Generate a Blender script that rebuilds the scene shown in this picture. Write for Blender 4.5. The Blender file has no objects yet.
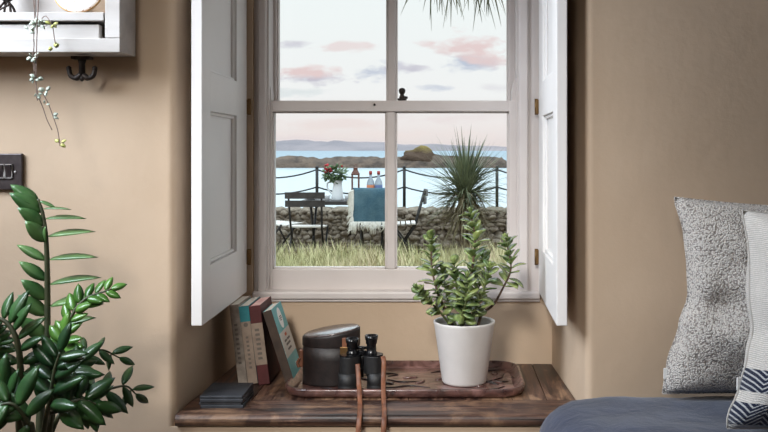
import bpy, bmesh, math, random
from mathutils import Vector, Matrix, Euler, noise
V = Vector
PI = math.pi
scene = bpy.context.scene
COL = scene.collection
CAMZ = 0.9
F = 900.0
def at(px, py, Y):
    "point at depth Y that the photograph shows at (px, py)"
    return V(((px-445)/F*Y, Y, CAMZ-(py-150)/F*Y))

# ------------------------------------------------------------------ materials
def srgb(r, g, b):
    f = lambda c: c/12.92 if c <= 0.04045 else ((c+0.055)/1.055)**2.4
    return (f(r/255), f(g/255), f(b/255), 1)

class NT:
    def __init__(s, nt): s.t = nt
    def n(s, typ, **kw):
        nd = s.t.nodes.new(typ)
        for k, v in kw.items():
            if k[0] == 'i' and k[1:].isdigit(): 
                s.put(nd, int(k[1:]), v)
            else: setattr(nd, k, v)
        return nd
    def put(s, nd, i, v):
        if hasattr(v, 'is_output') or isinstance(v, bpy.types.NodeSocket): s.t.links.new(v, nd.inputs[i])
        else: nd.inputs[i].default_value = v
    def math(s, op, a, b=0.0, c=0.0, clamp=False):
        nd = s.t.nodes.new('ShaderNodeMath'); nd.operation = op; nd.use_clamp = clamp
        s.put(nd, 0, a); s.put(nd, 1, b); s.put(nd, 2, c)
        return nd.outputs[0]
    def mix(s, fac, a, b, typ='MIX'):
        nd = s.t.nodes.new('ShaderNodeMix'); nd.data_type = 'RGBA'; nd.blend_type = typ
        s.put(nd, 0, fac); s.put(nd, 6, a); s.put(nd, 7, b)
        return nd.outputs[2]
    def ramp(s, fac, stops):
        nd = s.t.nodes.new('ShaderNodeValToRGB'); s.put(nd, 0, fac)
        cr = nd.color_ramp
        while len(cr.elements) < len(stops): cr.elements.new(0.5)
        for e, (p, c) in zip(cr.elements, stops): e.position = p; e.color = c if len(c) == 4 else (*c, 1)
        return nd.outputs[0]
    def coords(s, which='Object', scale=(1, 1, 1), rot=(0, 0, 0), loc=(0, 0, 0)):
        tc = s.t.nodes.new('ShaderNodeTexCoord'); mp = s.t.nodes.new('ShaderNodeMapping')
        s.t.links.new(tc.outputs[which], mp.inputs[0])
        mp.inputs['Scale'].default_value = scale; mp.inputs['Rotation'].default_value = rot; mp.inputs['Location'].default_value = loc
        return mp.outputs[0]
    def noise(s, co, scale, detail=4, rough=0.55, dist=0.0):
        nd = s.t.nodes.new('ShaderNodeTexNoise')
        s.t.links.new(co, nd.inputs['Vector']); nd.inputs['Scale'].default_value = scale
        nd.inputs['Detail'].default_value = detail; nd.inputs['Roughness'].default_value = rough; nd.inputs['Distortion'].default_value = dist
        return nd.outputs[0]
    def bump(s, h, strength, dist=0.01):
        nd = s.t.nodes.new('ShaderNodeBump'); s.put(nd, 'Height' if False else nd.inputs.find('Height'), h)
        nd.inputs['Strength'].default_value = strength; nd.inputs['Distance'].default_value = dist
        return nd.outputs[0]

def mat(name, col=(0.5, 0.5, 0.5, 1), rough=0.6, metal=0.0, spec=0.5, build=None, coat=0.0):
    m = bpy.data.materials.new(name); m.use_nodes = True
    t = NT(m.node_tree); b = m.node_tree.nodes['Principled BSDF']
    b.inputs['Base Color'].default_value = col; b.inputs['Roughness'].default_value = rough
    b.inputs['Metallic'].default_value = metal; b.inputs['Specular IOR Level'].default_value = spec
    b.inputs['Coat Weight'].default_value = coat; b.inputs['Coat Roughness'].default_value = 0.15
    if build: build(t, b, lambda k, v: t.put(b, b.inputs.find(k), v))
    return m

def mottled(name, c1, c2, scale=20, rough=0.6, bump=0.0, bdist=0.003, bscale=None, spec=0.5, lo=0.35, hi=0.65, stretch=(1, 1, 1), metal=0.0, coat=0.0):
    def bld(t, b, put):
        co = t.coords('Object', stretch)
        n = t.noise(co, scale)
        put('Base Color', t.ramp(n, [(lo, c1), (hi, c2)]))
        if bump:
            put('Normal', t.bump(t.noise(co, bscale or scale*3), bump, bdist))
    return mat(name, c1, rough, metal, spec, bld, coat)

M = {}
WALLC = srgb(203, 178, 150)
M['wall'] = mottled('wall paint', srgb(190, 167, 143), srgb(196, 173, 149), 6, 0.85, 0.22, 0.004, 45, 0.2)
M['ceiling'] = mottled('ceiling paint', srgb(176, 164, 148), srgb(180, 168, 152), 5, 0.9, 0.1, 0.003, 40, 0.2)
M['floorwood'] = mottled('floor boards', srgb(70, 50, 36), srgb(92, 68, 50), 4, 0.5, stretch=(1, 12, 1))
M['frame'] = mottled('window paint', srgb(208, 199, 195), srgb(213, 205, 201), 9, 0.45, 0.12, 0.001, 60, 0.4)
M['shutter'] = mottled('shutter paint', srgb(228, 224, 221), srgb(232, 228, 225), 8, 0.42, 0.1, 0.001, 50, 0.4)
M['shelfpaint'] = mottled('chalky white paint', srgb(172, 166, 161), srgb(200, 195, 190), 14, 0.7, 0.3, 0.002, 60, 0.3, stretch=(.25, 1, 1))
M['darkmetal'] = mottled('dark bronze', srgb(42, 36, 33), srgb(58, 49, 44), 60, 0.5, 0.2, 0.001, 120, 0.5, metal=0.6)
M['brass'] = mat('brass', srgb(120, 92, 58), 0.45, 0.8)
def glassb(t, b, put): pass
def make_glass():
    m = bpy.data.materials.new('window glass'); m.use_nodes = True
    nt = m.node_tree; nt.nodes.clear(); t = NT(nt)
    o = nt.nodes.new('ShaderNodeOutputMaterial'); tr = nt.nodes.new('ShaderNodeBsdfTransparent'); gl = nt.nodes.new('ShaderNodeBsdfGlossy')
    tr.inputs[0].default_value = (0.97, 0.98, 0.975, 1); gl.inputs['Roughness'].default_value = 0.02
    fr = nt.nodes.new('ShaderNodeFresnel'); fr.inputs[0].default_value = 1.25
    mx = nt.nodes.new('ShaderNodeMixShader')
    nt.links.new(fr.outputs[0], mx.inputs[0]); nt.links.new(tr.outputs[0], mx.inputs[1]); nt.links.new(gl.outputs[0], mx.inputs[2])
    nt.links.new(mx.outputs[0], o.inputs[0])
    return m
M['glass'] = make_glass()

def worn_wood(name, axis, seed):
    # dark stained old boards, grain along axis 0 (X) or 1 (Y), worn pale patches
    def bld(t, b, put):
        st = (1.4, 22, 22) if axis == 0 else (22, 1.4, 22)
        co = t.coords('Object', st, loc=(seed, seed*2, 0)); co2 = t.coords('Object', (1, 1, 1) if axis == 0 else (1.6, .8, 1), loc=(seed, 0, 0))
        g = t.noise(co, 3.0, 8, 0.7, 0.6); w = t.noise(co2, 9, 5, 0.65, 0.4)
        base = t.ramp(g, [(0.38, srgb(28, 18, 15)), (0.5, srgb(68, 45, 36)), (0.63, srgb(112, 82, 66))])
        worn = t.ramp(g, [(0.38, srgb(80, 55, 41)), (0.62, srgb(160, 126, 98))])
        f = t.ramp(w, [(0.50, (0, 0, 0)), (0.62, (0.85, 0.85, 0.85))])
        put('Base Color', t.mix(f, base, worn))
        put('Roughness', t.math('MULTIPLY_ADD', g, 0.35, 0.26))
        put('Normal', t.bump(g, 0.5, 0.002))
    return mat(name, rough=0.4, build=bld)
M['ledge_x'] = worn_wood('worn dark wood along the front', 0, 3.0)
M['ledge_y'] = worn_wood('worn dark wood boards', 1, 7.0)
def trayb(t, b, put):
    co = t.coords('Object')
    n = t.noise(co, 14, 5, 0.6, 1.2); n2 = t.noise(t.coords('Object', (1, 2.2, 1)), 40, 4)
    c = t.ramp(n, [(0.36, srgb(36, 20, 18)), (0.5, srgb(82, 52, 48)), (0.64, srgb(140, 104, 98))])
    put('Base Color', t.mix(0.25, c, t.ramp(n2, [(0.35, srgb(40, 22, 20)), (0.65, srgb(140, 98, 84))])))
    put('Normal', t.bump(t.math('ADD', n, t.math('MULTIPLY', n2, 0.5)), 0.6, 0.003))
    put('Roughness', t.math('MULTIPLY_ADD', n2, 0.3, 0.16))
M['tray'] = mat('carved lacquered wood', rough=0.3, build=trayb, coat=0.8)
M['traydark'] = mat('dark carved line', srgb(24, 14, 13), 0.35)
M['pot'] = mottled('matt white ceramic', srgb(198, 193, 189), srgb(203, 198, 194), 30, 0.5, 0.08, 0.001, 90)
M['soil'] = mottled('soil', srgb(30, 22, 17), srgb(58, 44, 34), 90, 0.95, 0.8, 0.004, 140)
def leafmat(name, c1, c2, rough, under=None, scale=25):
    def bld(t, b, put):
        n = t.noise(t.coords('Object'), scale, 3)
        oi = t.n('ShaderNodeObjectInfo')
        put('Base Color', t.ramp(n, [(0.35, c1), (0.68, c2)]))
        put('Subsurface Weight', 0.0)
    return mat(name, c1, rough, 0, 0.55, bld)
M['jade'] = leafmat('jade leaf', srgb(74, 98, 54), srgb(148, 160, 96), 0.24, scale=35)
M['jadewood'] = mottled('brown stem', srgb(62, 46, 36), srgb(100, 78, 58), 120, 0.8, 0.5, 0.002)
M['jadegreen'] = mottled('green stem', srgb(70, 80, 44), srgb(96, 100, 58), 120, 0.7)
M['zz'] = leafmat('glossy dark leaf', srgb(20, 48, 25), srgb(56, 92, 48), 0.3, scale=14)
M['zznew'] = leafmat('glossy young leaf', srgb(48, 90, 32), srgb(92, 134, 56), 0.28, scale=14)
M['zzpale'] = leafmat('paler leaf', srgb(54, 92, 48), srgb(100, 134, 78), 0.34, scale=14)
M['zzstem'] = mottled('stalk', srgb(48, 56, 32), srgb(66, 66, 40), 60, 0.55)
M['leather'] = mottled('dark brown leather', srgb(24, 17, 16), srgb(36, 26, 24), 80, 0.5, 0.35, 0.001, 300)
M['leatherlid'] = mottled('sheen paled lid leather', srgb(70, 58, 56), srgb(96, 84, 80), 60, 0.25, 0.1, 0.0006, 200, spec=0.9, coat=0.8)  # window sheen on the lid top is put into this paler colour
M['strap'] = mottled('tan leather strap', srgb(92, 54, 36), srgb(128, 80, 54), 60, 0.55, 0.2, 0.001)
M['black'] = mottled('black leatherette', srgb(18, 18, 19), srgb(28, 27, 27), 200, 0.55, 0.5, 0.0008, 500)
M['blackgloss'] = mat('black enamel', srgb(20, 20, 22), 0.25, 0.2)
M['lens'] = mat('lens glass', srgb(10, 14, 20), 0.05, 0.0, 0.8)
M['slate'] = mottled('slate', srgb(40, 42, 47), srgb(56, 58, 63), 40, 0.5, 0.35, 0.0015, 90)
M['paper'] = mottled('page edges', srgb(214, 204, 190), srgb(228, 220, 208), 6, 0.9, stretch=(1, 1, 80))
M['paperpink'] = mottled('pinkish page edges', srgb(206, 150, 146), srgb(226, 196, 186), 60, 0.9)
M['greybook'] = mottled('faded grey cloth', srgb(128, 116, 106), srgb(158, 146, 134), 60, 0.85, 0.3, 0.001)
M['teal'] = mottled('teal cover', srgb(34, 108, 116), srgb(44, 120, 126), 30, 0.6)
M['lteal'] = mottled('pale teal cover', srgb(94, 168, 172), srgb(106, 178, 180), 30, 0.5)
M['cream'] = mottled('cream cover', srgb(196, 188, 176), srgb(206, 198, 188), 30, 0.6)
M['tan'] = mottled('tan spine', srgb(134, 116, 102), srgb(152, 134, 118), 50, 0.75)
M['wine'] = mottled('dark red spine', srgb(70, 28, 28), srgb(88, 38, 38), 40, 0.7)
M['brownspine'] = mottled('brown spine', srgb(58, 46, 38), srgb(74, 58, 48), 40, 0.7)
M['ink'] = mat('ink', srgb(104, 94, 86), 0.7)
M['orange'] = mat('orange print', srgb(190, 96, 60), 0.7)
M['white'] = mat('white print', srgb(232, 230, 226), 0.6)
M['switch'] = mottled('dark bronze plate', srgb(58, 50, 50), srgb(74, 66, 65), 80, 0.4, metal=0.4)
M['steel'] = mat('satin steel', srgb(190, 186, 182), 0.35, 0.7)
M['plate'] = None
def plateb(t, b, put):
    vo = t.n('ShaderNodeTexVoronoi'); t.t.links.new(t.coords('Object'), vo.inputs['Vector']); vo.inputs['Scale'].default_value = 150
    n = t.noise(t.coords('Object'), 40, 4)
    f = t.ramp(vo.outputs['Distance'], [(0.16, (1, 1, 1)), (0.3, (0, 0, 0))])
    c = t.ramp(n, [(0.4, srgb(172, 120, 108)), (0.6, srgb(140, 140, 118))])
    put('Base Color', t.mix(f, srgb(226, 214, 204), c))
M['plate'] = mat('floral china', rough=0.25, build=plateb)
M['gold'] = mat('gilt rim', srgb(160, 124, 80), 0.35, 0.8)
M['trail'] = leafmat('pale trailing leaf', srgb(150, 164, 148), srgb(196, 204, 190), 0.5)
M['trailnew'] = leafmat('yellow green leaf', srgb(168, 170, 90), srgb(190, 190, 120), 0.5)
M['trailstem'] = mat('thin stem', srgb(118, 98, 88), 0.7)

def herring(name, c1, c2, navy=False, su=46, sv=46, zig=True):
    def bld(t, b, put):
        uv = t.n('ShaderNodeUVMap').outputs[0]
        sp = t.n('ShaderNodeSeparateXYZ'); t.t.links.new(uv, sp.inputs[0])
        u, v = sp.outputs[0], sp.outputs[1]
        n = t.noise(t.coords('Object'), 260, 3); n2 = t.noise(t.coords('Object'), 30, 3)
        uu = t.math('MULTIPLY', u, su); tri = t.math('PINGPONG', uu, 1.0)
        ph = t.math('ADD', t.math('MULTIPLY', v, sv), tri) if zig else t.math('ADD', t.math('MULTIPLY', v, sv), t.math('MULTIPLY', t.math('SINE', t.math('MULTIPLY', u, su*6.283)), .8))
        w = t.math('PINGPONG', ph, 0.5)
        w = t.math('MULTIPLY_ADD', n, 0.5, w)
        fac = t.ramp(w, [(0.4, (0, 0, 0)), (0.65, (1, 1, 1))])
        col = t.mix(fac, c1, c2)
        col = t.mix(t.ramp(n2, [(0.45, (0, 0, 0)), (0.75, (0.35, 0.35, 0.35))]), col, c2)
        if navy:
            # two dark herringbone bands between v=.1 and .38
            band = None
            for a, bb in ((0.02, 0.125), (0.175, 0.275)):
                q = t.math('MULTIPLY', t.math('GREATER_THAN', v, a), t.math('LESS_THAN', v, bb))
                band = q if band is None else t.math('ADD', band, q)
            w2 = t.math('PINGPONG', t.math('ADD', t.math('MULTIPLY', v, 46), t.math('MULTIPLY', t.math('PINGPONG', t.math('MULTIPLY', u, 22), 1.0), 2.2)), 0.5)
            f2 = t.ramp(w2, [(0.12, (0, 0, 0)), (0.22, (1, 1, 1))])
            nav = t.mix(f2, srgb(186, 186, 186), srgb(34, 40, 60))
            col = t.mix(band, col, nav)
        put('Base Color', col)
        put('Normal', t.bump(t.math('ADD', w, t.math('MULTIPLY', n, 0.8)), 0.7, 0.002))
        put('Sheen Weight', 0.25)
    return mat(name, rough=0.95, spec=0.1, build=bld)
M['greywool'] = herring('grey woven wool', srgb(140, 134, 130), srgb(206, 201, 197), False, 62, 70, False)
M['whitewool'] = herring('white herringbone wool', srgb(190, 184, 176), srgb(226, 220, 212), True, 40, 110, True)
def nubb(t, b, put):
    co = t.coords('Object'); vo = t.n('ShaderNodeTexVoronoi'); t.t.links.new(co, vo.inputs['Vector']); vo.inputs['Scale'].default_value = 330
    n = t.noise(co, 240, 3); n2 = t.noise(co, 22, 4)
    w = t.math('MULTIPLY_ADD', n, .9, t.math('MULTIPLY', vo.outputs['Distance'], -.9))
    w = t.math('MULTIPLY_ADD', n2, .45, w)
    put('Base Color', t.ramp(w, [(0.0, srgb(146, 137, 130)), (.10, srgb(178, 170, 163)), (.28, srgb(216, 209, 201))]))
    put('Normal', t.bump(w, 0.9, 0.004)); put('Sheen Weight', 0.3)
M['greywool'] = mat('grey nubby wool', rough=0.97, spec=0.08, build=nubb)
def navyb(t, b, put):
    co = t.coords('Object'); n = t.noise(co, 16, 5, 0.6, 0.5); n2 = t.noise(co, 420, 2)
    put('Base Color', t.ramp(n, [(0.3, srgb(38, 46, 66)), (0.7, srgb(56, 65, 88))]))
    put('Normal', t.bump(t.math('MULTIPLY_ADD', n2, 0.15, n), 0.5, 0.008)); put('Sheen Weight', 0.3)
M['navy'] = mat('navy brushed cotton', rough=0.9, spec=0.15, build=navyb)
M['tag'] = mat('white tag', srgb(222, 220, 216), 0.8)
M['benchwood'] = mottled('painted bench', srgb(180, 172, 160), srgb(190, 182, 170), 10, 0.6)

# outdoor
M['stone'] = None
def stoneb(t, b, put):
    co = t.coords('Object'); n = t.noise(co, 2.6, 3); n2 = t.noise(co, 16, 6, 0.65)
    c = t.ramp(n, [(0.3, srgb(92, 82, 72)), (0.45, srgb(132, 120, 106)), (0.56, srgb(104, 88, 76)), (0.7, srgb(166, 156, 142))])
    put('Base Color', t.mix(0.5, c, t.ramp(n2, [(0.3, srgb(60, 54, 46)), (0.7, srgb(160, 150, 136))])))
    put('Normal', t.bump(n2, 0.8, 0.03))
M['stone'] = mat('rubble stone', rough=0.95, spec=0.1, build=stoneb)
M['mortar'] = mottled('dark wall core', srgb(84, 76, 66), srgb(116, 106, 92), 18, 0.95, 0.6, 0.03)
M['palestone'] = mottled('pale rough stone', srgb(178, 172, 164), srgb(206, 200, 192), 8, 0.9, 0.5, 0.02)
M['ground'] = mottled('dry ground', srgb(104, 92, 70), srgb(138, 124, 96), 3, 0.95, 0.5, 0.05, 20)
def grassb(t, b, put):
    n = t.noise(t.coords('Object'), 1.7, 4)
    put('Base Color', t.ramp(n, [(0.36, srgb(150, 150, 106)), (0.5, srgb(182, 176, 134)), (0.64, srgb(190, 172, 142))]))
M['grass'] = mat('dry grass', rough=0.8, spec=0.2, build=grassb)
M['palm'] = leafmat('sword leaf', srgb(66, 76, 54), srgb(116, 122, 90), 0.5, scale=4)
M['palmdead'] = mottled('dry leaf skirt', srgb(106, 96, 74), srgb(138, 128, 98), 20, 0.9)
M['trunk'] = mottled('fibrous trunk', srgb(78, 66, 52), srgb(112, 96, 76), 20, 0.95, 0.8, 0.02)
M['slat'] = mottled('dark slat paint', srgb(44, 40, 40), srgb(58, 54, 53), 20, 0.45)
M['seat'] = mottled('sky paled seat slats', srgb(206, 202, 196), srgb(220, 216, 211), 12, 0.35)  # sky reflection on the seats is put into this pale colour
M['iron'] = mat('dark iron', srgb(44, 42, 42), 0.5, 0.5)
M['tabletop'] = mottled('dark table paint', srgb(46, 42, 42), srgb(56, 52, 51), 14, 0.5)
def blanketb(t, b, put):
    n = t.noise(t.coords('Object', (1, 1, 1)), 9, 5); n2 = t.noise(t.coords('Object', (1, 1, 4)), 60, 3)
    c = t.ramp(n, [(0.3, srgb(82, 120, 140)), (0.7, srgb(124, 156, 168))])
    put('Base Color', t.mix(0.35, c, t.ramp(n2, [(0.3, srgb(50, 88, 108)), (0.7, srgb(130, 160, 172))])))
    put('Normal', t.bump(n2, 0.7, 0.01))
M['blanket'] = mat('blue wool', rough=0.95, spec=0.1, build=blanketb)
M['fringe'] = mottled('cream fringe', srgb(196, 192, 182), srgb(214, 210, 202), 40, 0.95)
M['enamel'] = mat('white enamel', srgb(222, 224, 226), 0.3)
M['bush'] = leafmat('leafy green', srgb(48, 74, 40), srgb(96, 120, 76), 0.6, scale=12)
M['redpetal'] = mat('red petals', srgb(172, 30, 42), 0.6)
M['lanternwood'] = mottled('lantern copper', srgb(84, 48, 38), srgb(112, 66, 50), 20, 0.5)
M['candle'] = mat('candle wax', srgb(222, 212, 190), 0.6)
def bglass(name, col):
    return mat(name, col, 0.08, 0.0, 0.6, lambda t, b, put: put('Transmission Weight', 0.55))
M['bottleglass'] = bglass('pale bottle glass', srgb(190, 202, 214))
M['bottlecap'] = mat('red cap', srgb(150, 52, 44), 0.5)
M['labelorange'] = mat('orange label', srgb(206, 128, 92), 0.6)
M['labelblue'] = mat('blue label', srgb(96, 116, 160), 0.6)
M['labelcream'] = mat('cream label', srgb(232, 214, 190), 0.6)
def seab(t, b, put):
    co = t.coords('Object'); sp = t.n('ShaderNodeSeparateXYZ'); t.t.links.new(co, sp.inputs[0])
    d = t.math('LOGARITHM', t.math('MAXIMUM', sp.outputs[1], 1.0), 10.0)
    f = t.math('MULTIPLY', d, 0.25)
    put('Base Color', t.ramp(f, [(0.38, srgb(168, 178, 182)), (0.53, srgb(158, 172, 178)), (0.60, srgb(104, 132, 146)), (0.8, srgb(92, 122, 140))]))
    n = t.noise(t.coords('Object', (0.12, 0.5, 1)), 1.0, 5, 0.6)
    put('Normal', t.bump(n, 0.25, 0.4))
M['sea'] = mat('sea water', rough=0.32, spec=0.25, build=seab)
M['reef'] = mottled('seaweed covered rock', srgb(58, 47, 40), srgb(96, 80, 68), 0.5, 0.95, 0.8, 0.6, 1.2)
def isletb(t, b, put):
    co = t.coords('Object'); n = t.noise(co, 0.5, 4); g = t.n('ShaderNodeNewGeometry')
    sp = t.n('ShaderNodeSeparateXYZ'); t.t.links.new(co, sp.inputs[0])
    h = t.math('MULTIPLY_ADD', n, 1.6, sp.outputs[2])
    put('Base Color', t.ramp(t.math('MULTIPLY', h, 0.25), [(0.30, srgb(76, 62, 52)), (0.5, srgb(112, 98, 62)), (0.75, srgb(150, 134, 76))]))
    put('Normal', t.bump(t.noise(co, 2.0, 4), 0.8, 0.5))
M['islet'] = mat('grassy rock', rough=0.95, spec=0.1, build=isletb)
M['hills'] = mottled('haze tinted hills', srgb(120, 116, 120), srgb(142, 134, 136), 0.004, 1.0, spec=0.0)  # distance haze is put into this pale grey base colour

# ------------------------------------------------------------------ mesh building
class MB:
    def __init__(s): s.bm = bmesh.new(); s.mats = []; s.cur = 0
    def m(s, mt):
        if mt not in s.mats: s.mats.append(mt)
        s.cur = s.mats.index(mt); return s
    def _paint(s, faces, smooth=False):
        for f in faces: f.material_index = s.cur; f.smooth = smooth
    def merge(s, b, smooth=False, mtx=None):
        vm = {}
        for v in b.verts: vm[v] = s.bm.verts.new(mtx @ v.co if mtx else v.co)
        fs = []
        for f in b.faces:
            try: fs.append(s.bm.faces.new([vm[v] for v in f.verts]))
            except ValueError: pass
        s._paint(fs, smooth); b.free(); return s
    def box(s, x0, x1, y0, y1, z0, z1, bev=0.0, seg=2, mtx=None):
        b = bmesh.new(); bmesh.ops.create_cube(b, size=1)
        for v in b.verts:
            v.co = V(((x0+x1)/2+v.co.x*(x1-x0), (y0+y1)/2+v.co.y*(y1-y0), (z0+z1)/2+v.co.z*(z1-z0)))
        if bev: bmesh.ops.bevel(b, geom=b.edges[:], offset=bev, segments=seg, affect='EDGES', profile=0.5)
        return s.merge(b, False, mtx)
    def prism(s, pts, z0, z1, axis='z', bev=0.0, mtx=None, smooth=False):
        "polygon pts extruded; axis z: pts=(x,y); axis y: pts=(x,z); axis x: pts=(y,z)"
        def P(p, w):
            return V((p[0], p[1], w)) if axis == 'z' else (V((p[0], w, p[1])) if axis == 'y' else V((w, p[0], p[1])))
        b = bmesh.new()
        lo = [b.verts.new(P(p, z0)) for p in pts]; hi = [b.verts.new(P(p, z1)) for p in pts]
        n = len(pts)
        b.faces.new(lo[::-1]); b.faces.new(hi)
        for i in range(n): b.faces.new([lo[i], lo[(i+1) % n], hi[(i+1) % n], hi[i]])
        bmesh.ops.recalc_face_normals(b, faces=b.faces)
        if bev: bmesh.ops.bevel(b, geom=b.edges[:], offset=bev, segments=2, affect='EDGES', profile=0.5)
        return s.merge(b, smooth, mtx)
    def lathe(s, prof, c=(0, 0, 0), n=24, sx=1, sy=1, mtx=None, smooth=True, cap=True):
        "prof = [(r, z)...]"
        c = V(c); T = lambda p: (mtx @ p) if mtx else p
        rings = []
        for r, z in prof:
            if r < 1e-6: rings.append([s.bm.verts.new(T(c+V((0, 0, z))))])
            else: rings.append([s.bm.verts.new(T(c+V((r*sx*math.cos(2*PI*i/n), r*sy*math.sin(2*PI*i/n), z)))) for i in range(n)])
        fs = []
        for a, b in zip(rings, rings[1:]):
            for i in range(n):
                j = (i+1) % n
                if len(a) == 1 and len(b) == 1: continue
                q = [a[0], b[j], b[i]] if len(a) == 1 else ([a[i], a[j], b[0]] if len(b) == 1 else [a[i], a[j], b[j], b[i]])
                fs.append(s.bm.faces.new(q))
        s._paint(fs, smooth)
        if cap:
            e = []
            if len(rings[0]) > 1: e.append(s.bm.faces.new(rings[0][::-1]))
            if len(rings[-1]) > 1: e.append(s.bm.faces.new(rings[-1]))
            s._paint(e, False)
        return s
    def tube(s, pts, r, n=8, flat=None, smooth=True):
        "r number or list; flat=(wx,wz) cross-section scale relative to r along side/normal"
        pts = [V(p) for p in pts]; k = len(pts)
        rs = r if isinstance(r, (list, tuple)) else [r]*k
        rings = []; prev = None
        for i, p in enumerate(pts):
            t = (pts[min(i+1, k-1)]-pts[max(i-1, 0)]).normalized()
            if prev is None:
                a = V((1, 0, 0)) if abs(t.x) < 0.8 else V((0, 1, 0))
                u = (a-t*a.dot(t)).normalized()
            else: u = (prev-t*prev.dot(t)).normalized()
            prev = u; w = t.cross(u)
            fu, fw = flat or (1, 1)
            rings.append([s.bm.verts.new(p+u*(rs[i]*fu*math.cos(2*PI*j/n))+w*(rs[i]*fw*math.sin(2*PI*j/n))) for j in range(n)])
        fs = []
        for a, b in zip(rings, rings[1:]):
            for j in range(n): fs.append(s.bm.faces.new([a[j], a[(j+1) % n], b[(j+1) % n], b[j]]))
        s._paint(fs, smooth)
        s._paint([s.bm.faces.new(rings[0][::-1]), s.bm.faces.new(rings[-1])], False)
        return s
    def blob(s, c, rad, sub=2, amp=0.2, freq=2.0, seed=0.0, mtx=None, smooth=True):
        b = bmesh.new(); bmesh.ops.create_icosphere(b, subdivisions=sub, radius=1)
        c = V(c)
        for v in b.verts:
            d = v.co.copy(); k = 1+amp*noise.noise(d*freq+V((seed, seed*1.7, -seed)))
            q = V((d.x*rad[0]*k, d.y*rad[1]*k, d.z*rad[2]*k))
            v.co = c+(mtx @ q if mtx else q)
        return s.merge(b, smooth)
    def leaf(s, base, d, up, L, W, fold=0.15, curl=0.2, n=6, thick=0.0015, peak=0.45, pw=0.75):
        "closed leaf blade; d direction, up rough normal"
        base = V(base); d = V(d).normalized(); up = V(up); side = d.cross(up)
        if side.length < 1e-4: side = d.cross(V((1, 0.3, 0.2)))
        side.normalize(); up = side.cross(d).normalized()
        top, bot = [], []
        for i in range(n+1):
            t = i/n
            tt = t**(math.log(0.5)/math.log(peak))
            w = W/2*max(0.0, math.sin(PI*tt))**pw if 0 < i < n else 0.0
            c = base+d*(L*t)-up*(curl*L*t*t)
            th = thick*(1 if 0 < i < n else 0)
            if w == 0: 
                v = s.bm.verts.new(c); top.append([v]*3); bot.append([v]*3)
            else:
                e1 = s.bm.verts.new(c+side*w+up*(w*fold)); e2 = s.bm.verts.new(c-side*w+up*(w*fold))
                top.append([e1, s.bm.verts.new(c+up*th), e2]); bot.append([e1, s.bm.verts.new(c-up*th), e2])
        fs = []
        def face(q):
            u = []
            for v in q:
                if v not in u: u.append(v)
            if len(u) >= 3:
                try: fs.append(s.bm.faces.new(u))
                except ValueError: pass
        for a, b in zip(top, top[1:]):
            face([a[0], b[0], b[1], a[1]]); face([a[1], b[1], b[2], a[2]])
        for a, b in zip(bot, bot[1:]):
            face([a[1], b[1], b[0], a[0]]); face([a[2], b[2], b[1], a[1]])
        s._paint(fs, True); return s
    def build(s, name, mt=None, parent=None, origin=None):
        me = bpy.data.meshes.new(name)
        bmesh.ops.recalc_face_normals(s.bm, faces=s.bm.faces)
        org = V(origin) if origin is not None else None
        if org is not None:
            for v in s.bm.verts: v.co -= org
        s.bm.to_mesh(me); s.bm.free()
        if s.mats:
            for q in s.mats: me.materials.append(q)
        else: me.materials.append(mt)
        o = bpy.data.objects.new(name, me); COL.objects.link(o)
        if org is not None: o.location = org
        if parent: o.parent = parent
        return o
def mb(mt=None):
    b = MB()
    if mt: b.m(mt)
    return b

def tag(o, label=None, cat=None, group=None, kind=None):
    if label: o['label'] = label
    if cat: o['category'] = cat
    if group: o['group'] = group
    if kind: o['kind'] = kind
    return o
def thing(name, label, cat, loc=(0, 0, 0), group=None, rz=0.0):
    o = bpy.data.objects.new(name, None); COL.objects.link(o)
    o.location = loc; o.rotation_euler = (0, 0, rz); o.empty_display_size = 0.05
    return tag(o, label, cat, group)
def part(b, name, mt, par):
    "mesh made in world space, parented under a thing without moving"
    o = b.build(name, mt)
    o.parent = par
    o.matrix_parent_inverse = par_inv(par)
    return o
def par_inv(p):
    m = Matrix.Translation(p.location) @ p.rotation_euler.to_matrix().to_4x4() if p.parent is None else world_of(p)
    return m.inverted()
def world_of(p):
    m = Matrix.Translation(p.location) @ p.rotation_euler.to_matrix().to_4x4()
    if p.parent: m = world_of(p.parent) @ p.matrix_parent_inverse @ m
    return m
def copy_tree(o, par=None):
    c = o.copy(); COL.objects.link(c)
    if par: c.parent = par
    for ch in list(o.children): copy_tree(ch, c)
    return c
def struct(b, name, mt=None):
    return tag(b.build(name, mt), kind='structure')
def smoothpath(pts, n=6):
    "Catmull-Rom through points"
    pts = [V(p) for p in pts]; out = []
    P = [pts[0]*2-pts[1]]+pts+[pts[-1]*2-pts[-2]]
    for i in range(1, len(P)-2):
        for k in range(n):
            t = k/n; a, b, c, d = P[i-1:i+3]
            out.append(0.5*((2*b)+(c-a)*t+(2*a-5*b+4*c-d)*t*t+(3*b-a-3*c+d)*t**3))
    out.append(pts[-1]); return out

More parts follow.
